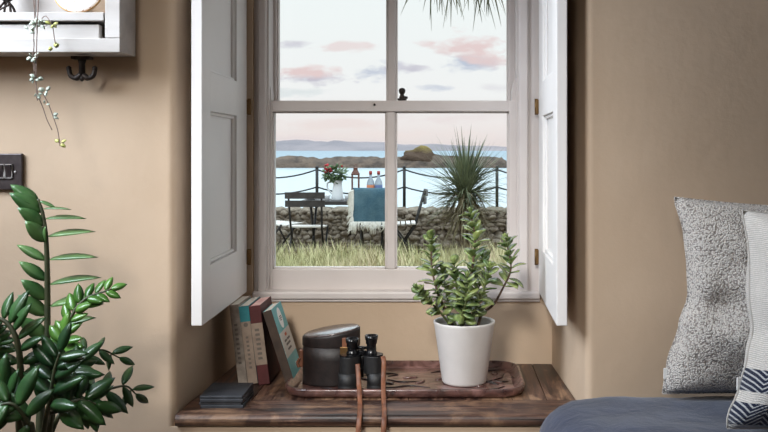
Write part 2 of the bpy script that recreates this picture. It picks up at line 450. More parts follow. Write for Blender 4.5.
# ------------------------------------------------------------------ room shell
YW, YB, YO = 1.645, 2.03, 2.26          # wall face, back of recess, outer face
LX, RX = -0.493, 0.257                  # recess edges at the wall face
LB, RB = -0.471, 0.241                  # recess edges at the back
OL, OR = -0.433, 0.214                  # masonry opening for the window
ZL = 0.418                              # ledge top
ZS, ZT = 0.5684, 1.47
CEIL = 2.6
XL, XR, YBK = -1.3, 2.2, -1.9
def rnd_corner(cx, cy, sx, r=0.014, n=6):
    # quarter round from the wall face into the reveal; sx=+1 if the reveal is to the right
    pts = []
    for i in range(n+1):
        a = PI/2*i/n
        pts.append((cx-sx*r+sx*r*math.sin(a), cy+r-r*math.cos(a)))
    return pts
b = mb(M['wall'])
lc = rnd_corner(LX, YW, 1); rc = rnd_corner(RX, YW, -1)
b.prism([(XL, YW)]+lc+[(LB, YB), (OL, YB), (OL, YO), (XL, YO)], 0, CEIL)
b.prism([(XR, YW)]+rc+[(RB, YB), (OR, YB), (OR, YO), (XR, YO)], 0, CEIL)
b.prism([(LX-.012, YW), (RX+.012, YW), (RX+.012, YO), (LX-.012, YO)], 0, 0.394)
b.box(OL, OR, YB, YO, 0.39, ZS)
b.box(LX-.012, RX+.012, YW, YO, ZT, CEIL)
struct(b, 'wall_front')
b = mb(M['wall'])   # left wall with the window that lights the room
WY0, WY1, WZ0, WZ1 = 0.70, 1.40, 1.15, 2.15
b.box(XL-.25, XL, YBK, WY0, 0, CEIL); b.box(XL-.25, XL, WY1, YW, 0, CEIL)
b.box(XL-.25, XL, WY0, WY1, 0, WZ0); b.box(XL-.25, XL, WY0, WY1, WZ1, CEIL)
struct(b, 'wall_left')
M['deepwall'] = mottled('bounce cutting wall', srgb(84, 74, 64), srgb(92, 81, 70), 5, .9)  # unseen walls kept dark to cut bounce light
struct(mb(M['deepwall']).box(XR, XR+.2, YBK, YO, 0, CEIL), 'wall_right')
struct(mb(M['deepwall']).box(XL, XR, YBK-.2, YBK, 0, CEIL), 'wall_back')
struct(mb(M['floorwood']).box(XL-.25, XR+.2, YBK-.2, YO, -.1, 0), 'floor')
struct(mb(M['ceiling']).box(XL-.25, XR+.2, YBK-.2, YO, CEIL, CEIL+.1), 'ceiling')
b = mb(M['frame'])
b.box(XL, LX-.02, YW-.016, YW, 0, 0.12, .004); b.box(RX+.02, XR, YW-.016, YW, 0, .12, .004); b.box(LX-.02, RX+.02, YW-.016, YW, 0, .12, .004)
struct(b, 'baseboard_front')

# ------------------------------------------------------------------ sash window
win = bpy.data.objects.new('window_1', None); COL.objects.link(win); win.location = (-.11, YB, ZS); tag(win, kind='structure')
def X(px, Y): return (px-445)/F*Y
def Z(py, Y): return CAMZ-(py-150)/F*Y
fr = M['frame']
b = mb(fr)   # box frame
b.box(OL, X(258, YB), YB+.012, YB+.105, ZS, ZT); b.box(X(528, YB), OR, YB+.006, YB+.105, ZS, ZT)
b.box(OL, OR, YB+.004, YB+.105, 1.425, ZT)
for x0, x1 in ((258, 266), (519, 528)):        # moulded staff beads
    xa, xb = X(x0, YB), X(x1, YB)
    b.box(xa, xb, YB-.002, YB+.028, ZS, 1.43, .003)
    b.box(xa+.002 if x0 == 258 else xa-.004, xb+.004 if x0 == 258 else xb-.002, YB+.012, YB+.09, ZS, 1.43)
    b.box(xa, xb, YB+.028, YB+.105, ZS, 1.43)
part(b, 'window_frame', None, win)
b = mb(fr).box(OL, OR, YB-.012, YO+.03, ZS-.004, Z(291, YB), .004)
b.box(OL, OR, YB-.006, YB+.02, ZS-.010, ZS-.002, .002)
part(b, 'window_board', None, win)
def sash(name, Y0, th, xl0, xl1, xm0, xm1, xr0, xr1, zb0, zb1, zt0, zt1):
    b = mb(fr); Y1 = Y0+th
    b.box(xl0, xl1, Y0, Y1, zb0, zt1, .002); b.box(xr0, xr1, Y0, Y1, zb0, zt1, .002)
    b.box(xl1-.001, xr0+.001, Y0, Y1, zb0, zb1, .002); b.box(xl1-.001, xr0+.001, Y0, Y1, zt0, zt1, .002)
    b.box(xm0, xm1, Y0+.003, Y1-.002, zb1-.001, zt0+.001, .004)
    # glazing mouldings
    for xa, xb in ((xl1, xm0), (xm1, xr0)):
        g = .003
        b.box(xa-.001, xa+g, Y0+.010, Y1-.004, zb1, zt0); b.box(xb-g, xb+.001, Y0+.010, Y1-.004, zb1, zt0)
        b.box(xa, xb, Y0+.010, Y1-.004, zb1-.001, zb1+g); b.box(xa, xb, Y0+.010, Y1-.004, zt0-g, zt0+.001)
    o = part(b, name, None, win)
    for xa, xb in ((xl1, xm0), (xm1, xr0)):
        part(mb(M['glass']).box(xa+.002, xb-.002, Y0+th*.55, Y0+th*.55+.003, zb1+.002, zt0-.002), 'pane', None, o)
    return o
Y1 = 2.055
low = sash('lower_sash', Y1, .036, X(266.5, Y1), X(272, Y1), X(386, Y1), X(395.3, Y1), X(509, Y1), X(519, Y1), Z(291, Y1), Z(269.3, Y1), Z(111.5, Y1), Z(100.5, Y1))
Y2 = 2.096
upp = sash('upper_sash', Y2, .036, X(264, Y2), X(276.3, Y2), X(387.2, Y2), X(395.8, Y2), X(508.5, Y2), X(521, Y2), .988, 1.010, 1.372, 1.425)
for sgn, px0, px1 in ((1, 263, 271), (-1, 520, 512)):   # curved sash horns on the meeting rail
    xa, xb = X(px0, Y1), X(px1, Y1)
    pts = [(xa, Z(100.5, Y1)), (xb, Z(100.5, Y1))]
    for i in range(8):
        t = i/7; pts.append((xb+(xa-xb)*(1-math.cos(t*PI/2))**1.0, Z(100.5-6-19*math.sin(t*PI/2), Y1)))
    part(mb(fr).prism(pts, Y1+.002, Y1+.034, 'y'), 'sash_horn', None, low)
b = mb(M['darkmetal'])
p = at(402, 100.2, Y1+.012)
b.box(p.x-.010, p.x+.010, Y1+.004, Y1+.03, p.z, p.z+.004, .001)
b.lathe([(.0075, 0), (.006, .006), (.004, .010), (.0065, .014), (.008, .019), (.006, .024), (0, .026)], (p.x, Y1+.016, p.z+.003), 14)
b.tube([(p.x, Y1+.016, p.z+.008), (p.x+.012, Y1+.02, p.z+.006)], .003, 8)
part(b, 'sash_fastener', None, win)
q = at(374.5, 104.5, Y1)
part(mb(M['darkmetal']).lathe([(.0028, 0), (.0028, .003), (0, .004)], (0, 0, 0), 10, mtx=Matrix.Translation(q) @ Matrix.Rotation(PI/2, 4, 'X')), 'screw', None, win)

# ------------------------------------------------------------------ shutters
def shutter(hx, hy, fx, fy, inner, label):
    "hinge at (hx,hy); inner face point at the front (fx,fy); inner = +1 when the face looks to +X"
    root = thing('window_shutter', label, 'shutter', (hx, hy, 0.582))
    d = V((fx-hx, fy-hy, 0)); L = d.length; d.normalize()
    nrm = V((-d.y, d.x, 0)); nrm = nrm if nrm.x*inner > 0 else -nrm
    m = Matrix(((d.x, nrm.x, 0, hx), (d.y, nrm.y, 0, hy), (0, 0, 1, 0), (0, 0, 0, 1)))
    T = .0195; z0, z1 = .5815, 1.452
    u0, u1 = L-(1.94-1.63), L-(1.69-1.63)      # panel extents measured from the hinge
    u0 = .10; u1 = L-.062
    b = mb(M['shutter'])
    zs = ((.684, .973), (1.0466, 1.395))
    b.box(0, u0, -T, 0, z0, z1, .0015, mtx=m); b.box(u1, L, -T, 0, z0, z1, .0015, mtx=m)
    for za, zb in ((z0, zs[0][0]), (zs[0][1], zs[1][0]), (zs[1][1], z1)): b.box(u0-.001, u1+.001, -T, 0, za, zb, .0008, mtx=m)
    part(b, 'shutter_frame', None, root)
    for za, zb in zs:
        c = mb(M['shutter'])
        c.box(u0-.003, u1+.003, -T+.004, -.011, za-.003, zb+.003, mtx=m)
        # sloping moulding round the recess
        for (ua, ub, wa, wb) in ((u0, u0+.007, za, zb), (u1-.007, u1, za, zb), (u0, u1, za, za+.007), (u0, u1, zb-.007, zb)):
            c.box(ua, ub, -.012, -.005, wa, wb, .003, mtx=m)
        part(c, 'panel', None, root)
    for z in (.997, 1.36, .66):
        h = mb(M['brass']); h.box(-.004, .002, -.004, .006, z-.016, z+.016, .001, mtx=m); h.lathe([(.004, -.018), (.004, .018)], (0, 0, z), 10, mtx=m @ Matrix.Translation((-.003, .005, 0)))
        part(h, 'hinge', None, root)
    return root
shutter(-.4445, 2.018, -.440, 1.63, 1, 'white panelled wooden shutter folded back on the left of the window, its broad face showing')
shutter(.2100, 2.018, .202, 1.63, -1, 'white panelled wooden shutter folded back on the right of the window, seen nearly edge-on')

# ------------------------------------------------------------------ window ledge
lg = thing('window_ledge', 'dark worn wooden window ledge of wide boards, with tray, books and binoculars on it', 'window ledge', (-.12, 1.66, .394))
def revx(y, side):   # reveal X at depth y
    t = (y-YW)/(YB-YW)
    return (LX+(LB-LX)*t+.0012) if side < 0 else (RX+(RB-RX)*t-.0012)
yf = 1.634; ysplit = 1.735
b = mb(M['ledge_x'])
prof = []
th = .0225
for i in range(9):                                # rounded nose
    a = -PI/2+PI*i/8
    prof.append((yf+.010-.010*math.cos(a)*1.0, ZL-th/2+math.sin(a)*th/2))
pts = [(y, z) for y, z in prof]+[(ysplit-.0008, ZL), (ysplit-.0008, ZL-th)]
bb = bmesh.new()
rows = []
for side in (-1, 1):
    row = []
    for y, z in pts:
        x = revx(max(y, YW+.016), side) if y > YW+.016 else (revx(YW+.016, side))
        row.append(bb.verts.new((x, y, z)))
    rows.append(row)
n = len(pts)
for i in range(n): bb.faces.new([rows[0][i], rows[0][(i+1) % n], rows[1][(i+1) % n], rows[1][i]])
bb.faces.new(rows[0]); bb.faces.new(rows[1][::-1])
bmesh.ops.recalc_face_normals(bb, faces=bb.faces)
b.merge(bb, False)
part(b, 'front_board', None, lg)
b = mb(M['ledge_y'])
edges = [None, -.372, -.272, -.17, -.07, .04, .13, .196, None]
for i in range(len(edges)-1):
    g = .0007
    xa0 = edges[i]+g if edges[i] is not None else revx(ysplit, -1); xa1 = edges[i]+g if edges[i] is not None else revx(YB, -1)
    xb0 = edges[i+1]-g if edges[i+1] is not None else revx(ysplit, 1); xb1 = edges[i+1]-g if edges[i+1] is not None else revx(YB, 1)
    b.prism([(xa0, ysplit), (xb0, ysplit), (xb1, YB-.001), (xa1, YB-.001)], ZL-th, ZL-.0002*(i % 2), bev=.0006)
part(b, 'rear_boards', None, lg)

# ------------------------------------------------------------------ wall shelf with hook
sh = thing('wall_shelf', 'white painted box shelf with a lipped tray, hung on the wall at upper left', 'shelf', (-.9, YW, 1.066))
YF = 1.565
sx1 = X(120, YF); zb = Z(52, YF); zt = 1.42; sx0 = -1.16
stw = X(120, YF)-X(105.5, YF); brw = Z(38.5, YF)-zb
b = mb(M['shelfpaint'])
b.box(sx1-.020, sx1, YF, YW, zb, zt, .0015)                                 # right side
b.box(sx0, sx0+.020, YF, YW, zb, zt, .0015)
b.box(sx0+.020, sx1-.020, YF+.004, YW, zb, zb+.014, .001)
b.box(sx0, sx1, YF, YW, zt-.02, zt, .0015)
b.box(sx1-stw, sx1+.0008, YF-.003, YF+.016, zb+brw+.0006, zt, .0012)              # face frame
b.box(sx0-.0008, sx0+stw, YF-.003, YF+.016, zb+brw+.0006, zt, .0012)
b.box(sx0-.0008, sx1+.0008, YF-.003, YF+.016, zb-.0006, zb+brw, .0012)
part(b, 'shelf_case', None, sh)
b = mb(M['shelfpaint']).box(sx0+.02, X(88, YW), YW-.008, YW-.001, zb+.014, zt-.02)
part(b, 'back_panel', None, sh)
zsb, zst = Z(21, YF), Z(12.5, YF)
b = mb(M['shelfpaint']).box(sx0+.021, X(104.5, YF), YF-.004, YW-.001, zsb, zst, .0012)
part(b, 'shelf_board', None, sh)
b = mb(M['shelfpaint']).box(sx0+.022, X(100.5, YF+.01), YF+.004, YF+.018, zb+brw-.002, Z(25, YF+.01), .001)
b.box(sx0+.022, X(100.5, YF+.01), YF+.018, YW-.012, zb+brw-.002, zb+brw+.006)
part(b, 'tray_front', None, sh)
# double hook under the shelf
hp = at(82, 57.2, 1.607)
b = mb(M['darkmetal'])
b.box(hp.x-.017, hp.x+.017, hp.y-.009, hp.y+.009, hp.z-.004, hp.z+.0015, .001)
b.tube([(hp.x, hp.y, hp.z-.003), (hp.x, hp.y, hp.z-.012), (hp.x, hp.y, hp.z-.032)], [.008, .0055, .006], 10)
for s in (-1, 1):
    pts = smoothpath([(hp.x, hp.y, hp.z-.030), (hp.x+s*.010, hp.y, hp.z-.037), (hp.x+s*.020, hp.y, hp.z-.033), (hp.x+s*.023, hp.y, hp.z-.022)], 5)
    b.tube(pts, [.0055]*6+[.0045]*(len(pts)-6), 8)
    b.blob((hp.x+s*.0232, hp.y, hp.z-.0205), (.0052, .0052, .0058), 1, .1)
b.blob((hp.x, hp.y, hp.z-.038), (.005, .005, .006), 1, .1)
o = part(b, 'hook', None, sh); o['label'] = 'dark bronze double hook'

# floral plate standing on the shelf
pc = at(79.5, 12, 1.60); R = .0455
pl = thing('plate', 'floral china plate with gilt rim standing on the white shelf', 'plate', (pc.x, 1.60, zst))
m = Matrix.Translation((pc.x, 1.607, zst+R*.97)) @ Matrix.Rotation(PI/2-.22, 4, 'X')
part(mb(M['plate']).lathe([(0, .0), (R*.55, .0), (R*.62, .003), (R*.97, .008), (R*.97, .011), (R*.6, .006), (R*.5, .003), (0, .003)], n=40, mtx=m), 'dish', None, pl)
part(mb(M['gold']).lathe([(R*.955, .0078), (R, .0085), (R, .0113), (R*.955, .0113)], n=40, mtx=m, cap=False), 'rim', None, pl)
# dark iron ornament
oc = at(7, 12, 1.60)
orn = thing('iron_ornament', 'small dark wrought iron ornament with legs on the white shelf', 'ornament', (oc.x, 1.60, zst))
b = mb(M['darkmetal'])
for dx, dy in ((-.012, -.01), (.012, -.01), (.010, .012), (-.011, .012)):
    b.tube(smoothpath([(oc.x+dx, 1.6+dy, zst), (oc.x+dx*.8, 1.6+dy*.8, zst+.012), (oc.x+dx*.35, 1.6+dy*.3, zst+.022), (oc.x, 1.6, zst+.026)], 4), [.0022]*12+[.003], 7)
part(b, 'legs', None, orn)
b = mb(M['darkmetal']).lathe([(.004, .024), (.010, .028), (.016, .034), (.017, .05), (.012, .066), (.015, .072), (.012, .074), (0, .074)], (oc.x, 1.6, zst), 18)
b.tube([(oc.x-.014, 1.585, zst+.004), (oc.x+.014, 1.585, zst+.018)], .0018, 6)
part(b, 'bowl', None, orn)

# trailing string plant
rng = random.Random(4)
tp = thing('trailing_plant', 'trailing plant with small pale leaves hanging down over the white shelf', 'plant', (X(36, 1.53), 1.58, 1.44))
pb = M['pot']
part(mb(pb).lathe([(.001, 0), (.045, 0), (.055, .09), (.050, .09), (.044, .075), (0, .075)], (X(36, 1.53), 1.607, zt), 28), 'pot', None, tp)
tp.location.z = zt
strands = [([(38, -70), (37, -30), (34.5, 15), (34, 45), (33, 58), (35, 78), (38, 95), (43, 108), (47, 120), (52, 130)], 1.5),
           ([(42, -70), (38, -30), (38, 10), (37, 30), (36.5, 52), (36, 60), (34, 73)], 1.49),
           ([(40, -70), (34, -25), (34, 5), (46, 16), (52, 25), (54, 36), (56, 48)], 1.545),
           ([(38, -70), (36, 40), (36, 78), (42, 92), (48, 103), (55, 122), (58, 132), (60, 146)], 1.505)]
for si, (pp, Y) in enumerate(strands):
    pts = [at(x, y, Y) for x, y in pp]
    pts[0] = V((X(36, 1.53), 1.58, zt+.078)); pts[1] = V((pts[1].x, 1.545, zt+.085)) if len(pts) > 1 else pts[1]
    pts[2].y = min(pts[2].y, 1.548)
    pts.insert(2, V((pts[2].x, 1.535, zt+.02)))
    sp_ = smoothpath(pts, 5)
    st = part(mb(M['trailstem']).tube(sp_, .0008, 5), 'stem', None, tp)
    b = mb(M['trail'])
    spots = {0: [(35, 24, 8), (33, 57, 4), (35, 79, 5), (37, 95, 3)], 1: [(29, 30, 5), (41, 25, 6), (31, 59, 3)], 2: [(52, 25, 5), (54, 48, 5)], 3: [(37, 78, 3), (44, 93, 4), (46, 92, 3), (46, 104, 2), (52, 116, 2), (60, 143, 4)]}[si]
    for x, y, k in spots:
        if (x, y) in ((52, 25), (54, 48), (60, 143)): b.m(M['trailnew'])
        else: b.m(M['trail'])
        c = at(x, y, Y)
        for _ in range(k):
            d = V((rng.uniform(-1, 1), rng.uniform(-.8, .2), rng.uniform(-.6, .8))).normalized()
            b.leaf(c+d*.002, d, V((rng.uniform(-1, 1), -1, rng.uniform(0, 1))), rng.uniform(.007, .011), rng.uniform(.005, .008), .1, .15, 4, .001)
    part(b, 'leaves', None, st)

# ------------------------------------------------------------------ light switch
sw = thing('light_switch', 'dark bronze light switch plate with two rockers on the left wall', 'light switch', (X(-6, 1.63), YW, Z(172, 1.63)))
x0, x1 = X(-34, 1.637), X(22, 1.637); z0, z1 = Z(190, 1.637), Z(153.5, 1.637)
part(mb(M['switch']).box(x0, x1, YW-.008, YW-.0003, z0, z1, .002), 'plate', None, sw)
b = mb(M['steel'])
xa, xb, za, zc = X(-24, 1.635), X(12.3, 1.635), Z(178.5, 1.635), Z(164, 1.635)
xm = X(4.6, 1.635)
for q in ((xa, xb, zc-.0015, zc), (xa, xb, za, za+.0015), (xb-.0015, xb, za, zc), (xa, xa+.0015, za, zc), (xm-.0022, xm+.0015, za, zc), (X(-16, 1.635), X(-14, 1.635), za, zc)):
    b.box(q[0], q[1], YW-.0105, YW-.007, q[2], q[3])
part(b, 'switch_frame', None, sw)
for xs, xe in ((xm+.0015, xb-.0015), (X(-14, 1.635), xm-.0022), (xa+.0015, X(-16, 1.635))):
    part(mb(M['switch']).prism([(YW-.0075, za+.0015), (YW-.0085, za+.0015), (YW-.0145, zc-.0015), (YW-.0075, zc-.0015)], xs, xe, 'x'), 'rocker', None, sw)
for px in (15, -27):
    q = at(px, 172, 1.636)
    part(mb(M['steel']).lathe([(.0024, 0), (.002, .0015), (0, .002)], n=12, mtx=Matrix.Translation((q.x, YW-.0078, q.z)) @ Matrix.Rotation(PI/2, 4, 'X')), 'screw', None, sw)

# ------------------------------------------------------------------ things on the ledge
# slate coasters
cz = .0058
for i, lab in enumerate(('square slate coaster at the bottom of the stack on the ledge', 'square slate coaster second from the bottom of the stack', 'square slate coaster third from the bottom, just under the top one', 'square slate coaster on top of the stack on the ledge')):
    if i == 0:
        b = mb(M['slate']); b.box(-.040, .040, -.049, .049, 0, cz-.0003, .0007, 1)
        co0 = b.build('coaster'); o = co0
    else:
        o = co0.copy(); COL.objects.link(o)
    o.location = (-.418+(.0014, -.001, .0008, 0)[i], 1.727+(0, .0012, -.0008, .0006)[i], ZL+i*cz); o.rotation_euler = (0, 0, (.01, -.012, .006, 0)[i])
    tag(o, lab, 'coaster', 'slate coasters in a stack')

# books: each stands tilted about its lower left edge
def book(name, label, x, y, w, h, d, lean, cover, spine=None, pages='paper', deco=None, yaw=0.0):
    "lean: degrees, + leans the top to the left (-X). Spine faces the camera (-Y)."
    root = thing(name, label, 'book', (x, y, ZL+.0003), 'books leaning on the left of the ledge')
    a = math.radians(lean)
    m = Matrix.Translation((x, y, ZL+.0004)) @ Matrix.Rotation(yaw, 4, 'Z') @ Matrix.Rotation(-a, 4, 'Y')
    c = .0012
    b = mb(cover)
    b.box(0, c, 0, d, 0, h, .0003, 1, m); b.box(w-c, w, 0, d, 0, h, .0003, 1, m)
    part(b, 'cover', None, root)
    s = mb(spine or cover); s.box(0.0002, w-.0002, -.0012, c, 0, h, .0005, 1, m); so = part(s, 'spine', None, root)
    part(mb(M[pages]).box(c, w-c, c, d-.002, .001, h-.001, mtx=m), 'pages', None, root)
    if deco: deco(root, m, w, h, d, so)
    return root
yb = 1.853
def strip(root, m, q, mt, name):   # thin printed panel on the spine
    return part(mb(mt).box(*q, mtx=m), name, None, root)
def deco1(root, m, w, h, d, so):
    b = mb(M['ink'])
    for i in range(9): b.box(w*.3, w*.62, -.0016, -.001, h*.25+i*h*.06, h*.25+i*h*.06+h*.028, mtx=m)
    part(b, 'spine_print', None, so)
def deco2(root, m, w, h, d, so):
    strip(so, m, (0, w, -.0016, -.0009, h*.80, h*.999), M['teal'], 'spine_band')
    b = mb(M['ink']); b.lathe([(.0045, -.0005), (.0045, .0002)], n=16, mtx=m @ Matrix.Translation((w/2, -.0016, h*.76)) @ Matrix.Rotation(PI/2, 4, 'X'), smooth=False)
    for i in range(8): b.box(w*.36, w*.6, -.0017, -.001, h*.2+i*h*.055, h*.2+i*h*.055+h*.026, mtx=m)
    part(b, 'spine_print', None, so)
def deco3(root, m, w, h, d, so):
    strip(so, m, (0, w, -.0016, -.0009, h*.25, h*.78), M['tan'], 'spine_band')
    b = mb(M['ink'])
    for i in range(7): b.box(w*.28, w*.66, -.002, -.0012, h*.32+i*h*.06, h*.32+i*h*.06+h*.03, mtx=m)
    part(b, 'spine_print', None, so)
def deco4(root, m, w, h, d, so):
    # front cover faces right: teal bands above and below a cream middle, white oval with a small emblem
    strip(root, m, (w-.0002, w+.0005, .001, d-.001, h*.33, h*.66), M['cream'], 'cream_band')
    b = mb(M['white']).lathe([(1, 0), (1, .0004)], n=28, sx=.018, sy=.022, mtx=m @ Matrix.Translation((w+.0003, d*.5, h*.825)) @ Matrix.Rotation(PI/2, 4, 'Y') @ Matrix.Rotation(PI/2, 4, 'Z'), smooth=False)
    part(b, 'oval_emblem', None, root)
    b = mb(M['ink'])
    for k, (z, y0, y1) in enumerate(((.845, .4, .6), (.82, .38, .62), (.795, .43, .57))): b.box(w+.0006, w+.0010, d*y0, d*y1, h*z-.001, h*z+.001, mtx=m)
    part(b, 'emblem_print', None, root)
    b = mb(M['ink'])
    for k, (z, y0, y1) in enumerate(((.53, .24, .44), (.53, .5, .76), (.475, .3, .7), (.41, .32, .66))): b.box(w+.0005, w+.0009, d*y0, d*y1, h*z-.0022, h*z+.0022, mtx=m)
    part(b, 'title_print', None, root)
    b = mb(M['orange']); b.box(w+.0005, w+.0009, d*.42, d*.58, h*.6-.003, h*.6+.003, mtx=m)
    part(b, 'orange_print', None, root)
    b = mb(M['white']); b.lathe([(1, 0), (1, .0005)], n=16, sx=.005, sy=.008, mtx=m @ Matrix.Translation((w+.0003, d*.62, h*.15)) @ Matrix.Rotation(PI/2, 4, 'Y') @ Matrix.Rotation(PI/2, 4, 'Z'), smooth=False)
    part(b, 'small_emblem', None, root)
book('book', 'faded grey clothbound book, leftmost of the books, leaning on the shutter', -.4255, yb, .0195, .163, .118, 6.6, M['greybook'], deco=deco1)
book('book', 'paperback with teal top band and tan spine, second of the leaning books', -.4045, yb-.004, .0205, .161, .115, 6.9, M['teal'], M['tan'], deco=deco2)
book('book', 'dark red book with tan spine label and pinkish page edges', -.3820, yb-.008, .0235, .162, .115, 7.2, M['wine'], M['wine'], 'paperpink', deco3)
book('book', 'teal and cream paperback with oval emblem, leaning right of the upright books', -.3235, yb-.016, .0185, .158, .105, 18.0, M['lteal'], M['brownspine'], deco=deco4)

# carved tray
tx0, tx1, ty0, ty1 = -.318, .160, 1.740, 1.985
tr = thing('serving_tray', 'dark carved wooden tray with raised rim lying on the ledge', 'tray', ((tx0+tx1)/2, (ty0+ty1)/2, ZL))
def rrect(x0, x1, y0, y1, r, n=7):
    pts = []
    for cx, cy, a0 in ((x1-r, y1-r, 0), (x0+r, y1-r, PI/2), (x0+r, y0+r, PI), (x1-r, y0+r, 1.5*PI)):
        for i in range(n+1): a = a0+PI/2*i/n; pts.append((cx+r*math.cos(a), cy+r*math.sin(a)))
    return pts
def loft(b, loops, smooth=False, capa=True, capb=True):
    rings = [[b.bm.verts.new(p) for p in L] for L in loops]; fs = []; n = len(rings[0])
    for a, c in zip(rings, rings[1:]):
        for i in range(n): fs.append(b.bm.faces.new([a[i], a[(i+1) % n], c[(i+1) % n], c[i]]))
    b._paint(fs, smooth); e = []
    if capa: e.append(b.bm.faces.new(rings[0][::-1]))
    if capb: e.append(b.bm.faces.new(rings[-1]))
    b._paint(e, False)
def rl(g, z, r): return [(x, y, z) for x, y in rrect(tx0+g, tx1-g, ty0+g, ty1-g, r)]
b = mb(M['tray']); loft(b, [rl(.010, ZL+.0002, .044), rl(.012, ZL+.0062, .042)])
part(b, 'tray_base', None, tr)
b = mb(M['tray'])
loft(b, [rl(.008, ZL+.0002, .046), rl(.002, ZL+.006, .052), rl(0, ZL+.016, .054), rl(.002, ZL+.0185, .052), rl(.007, ZL+.0185, .047), rl(.013, ZL+.010, .041), rl(.022, ZL+.0064, .034), rl(.022, ZL+.0055, .034)], True, True, True)
part(b, 'tray_rim', None, tr)
def swirl(pp, r=.0012):
    pts = smoothpath([(x, y, ZL+.0068) for x, y in pp], 6); k = len(pts)
    part(mb(M['traydark']).tube(pts, [r*(.5+1.0*math.sin(PI*i/(k-1))) for i in range(k)], 6), 'carved_branch', None, tr)
for pp in ([(-.03, 1.80), (-.07, 1.815), (-.11, 1.80), (-.14, 1.815)], [(-.05, 1.85), (-.09, 1.845), (-.12, 1.865)], [(-.17, 1.90), (-.13, 1.915), (-.10, 1.905), (-.12, 1.89)],
           [(.07, 1.83), (.09, 1.85), (.115, 1.875), (.125, 1.91)], [(.08, 1.845), (.105, 1.842), (.13, 1.85)], [(.09, 1.83), (.11, 1.826)], [(.05, 1.90), (.08, 1.93), (.115, 1.945)],
           [(-.27, 1.81), (-.28, 1.85), (-.26, 1.89)], [(-.25, 1.80), (-.22, 1.79)], [(-.03, 1.92), (.0, 1.94), (.03, 1.935)], [(-.16, 1.79), (-.18, 1.80)], [(.12, 1.81), (.10, 1.79), (.06, 1.782)]):
    swirl(pp)
for x, y, a in ((-.135, 1.83, .4), (-.105, 1.825, 2.2), (-.06, 1.83, 1.0), (-.15, 1.86, 2.6), (-.09, 1.88, .1), (.10, 1.865, .9), (.12, 1.835, 2.4), (.08, 1.81, 2.9), (.105, 1.90, 1.6), (-.12, 1.80, 3.2), (-.02, 1.86, .8), (.09, 1.95, .2), (-.25, 1.83, 1.2)):
    b = mb(M['tray']); b.leaf((x, y, ZL+.0066), (math.cos(a), math.sin(a), 0), (0, 0, 1), .034, .016, .1, .0, 6, .0022); part(b, 'carved_leaf', None, tr)
TZ = ZL+.0064

# binocular case
cc = V((-.2330, 1.845, TZ)); crx, cry = .0590, .040
cs = thing('binocular_case', 'dark brown leather binocular case with slanted oval lid, standing on the tray', 'case', cc)
b = mb(M['leather'])
b.lathe([(1, 0), (1.0, .004), (.985, .05), (.985, .084)], cc, 40, crx, cry)
part(b, 'body', None, cs)
def slant(p): return V((p.x, p.y, p.z+((p.x-cc.x)*.155+(p.y-cc.y)*.06)*min(1.0, max(0.0, (p.z-cc.z-.082)/.02))))
b = mb(M['leather']).lathe([(1.0, .0775), (1.005, .079), (1.005, .100), (1.0, .1035), (.96, .1045), (0, .105)], cc, 40, crx, cry)
for v in b.bm.verts: v.co = slant(v.co)
lid = part(b, 'lid', None, cs)
b = mb(M['leatherlid']).lathe([(.965, .1040), (.965, .1062), (.93, .1072), (0, .1075)], cc, 40, crx, cry)
for v in b.bm.verts: v.co = slant(v.co)
part(b, 'lid_top', None, lid)
b = mb(M['strap'])
b.box(cc.x-crx-.006, cc.x-crx+.002, cc.y-.008, cc.y+.008, cc.z+.032, cc.z+.068, .002)
b.tube(smoothpath([(cc.x-crx-.004, cc.y-.009, cc.z+.052), (cc.x-crx-.009, cc.y-.009, cc.z+.042), (cc.x-crx-.006, cc.y-.009, cc.z+.032)], 4), .0028, 7)
part(b, 'strap_loop', None, cs)
b = mb(M['strap']); yy = cc.y-cry*.80
b.box(cc.x+.024, cc.x+.036, yy-.004, yy+.003, cc.z+.058, cc.z+.098, .0015)
b.m(M['brass']); b.box(cc.x+.022, cc.x+.038, yy-.0065, yy-.002, cc.z+.066, cc.z+.080, .001)
part(b, 'buckle_strap', None, cs)

# binoculars standing on their objective ends
bx = V((-.1710, 1.783, TZ))
bn = thing('binoculars', 'vintage black binoculars standing upright in front of the leather case, with hanging strap', 'binoculars', bx)
def barrel(xc, yc, xe, ye, zoff, htop, rad=.0185):
    "objective tube at (xc,yc), prism housing above, eyepiece at (xe,ye)"
    b = mb(M['black'])
    b.lathe([(rad-.001, 0), (rad, .001), (rad, .010), (rad-.001, .012), (rad-.0005, .014), (rad, .036)], (xc, yc, TZ+zoff), 26)
    hb = part(b, 'objective_tube', None, bn)
    b = mb(M['black'])
    z0 = TZ+zoff+.033; z1 = z0+.036
    pts = []
    for i in range(24):
        a = 2*PI*i/24; ca, sa = math.cos(a), math.sin(a)
        s = 1 if ca > 0 else -1
        ux = V((xe-xc, ye-yc)).normalized(); L = (V((xe-xc, ye-yc)).length)/2
        ct = V(((xc+xe)/2, (yc+ye)/2)); px_ = ct+ux*(ca*(rad-.001)+L*s*.6)+V((-ux.y, ux.x))*(sa*(rad-.001))
        pts.append((px_.x, px_.y))
    b.prism(pts, z0, z1, bev=.0015)
    part(b, 'prism_housing', None, bn)
    b = mb(M['blackgloss'])
    b.prism([(ct_[0]*1.0, ct_[1]) for ct_ in pts], z1, z1+.0025)
    b.lathe([(.0115, z1), (.0115, z1+.006), (.0098, z1+.008), (.0094, htop-.018), (.0112, htop-.016), (.0112, htop-.010), (.0126, htop-.008), (.0134, htop), (.0112, htop), (.0090, htop-.005), (0, htop-.005)], (xe, ye, 0), 26)
    ep = part(b, 'eyepiece', None, bn)
    part(mb(M['lens']).lathe([(.0088, htop-.0045), (0, htop-.0035)], (xe, ye, 0), 20, cap=False), 'lens', None, ep)
xl_, xr_ = bx.x-.013, bx.x+.013
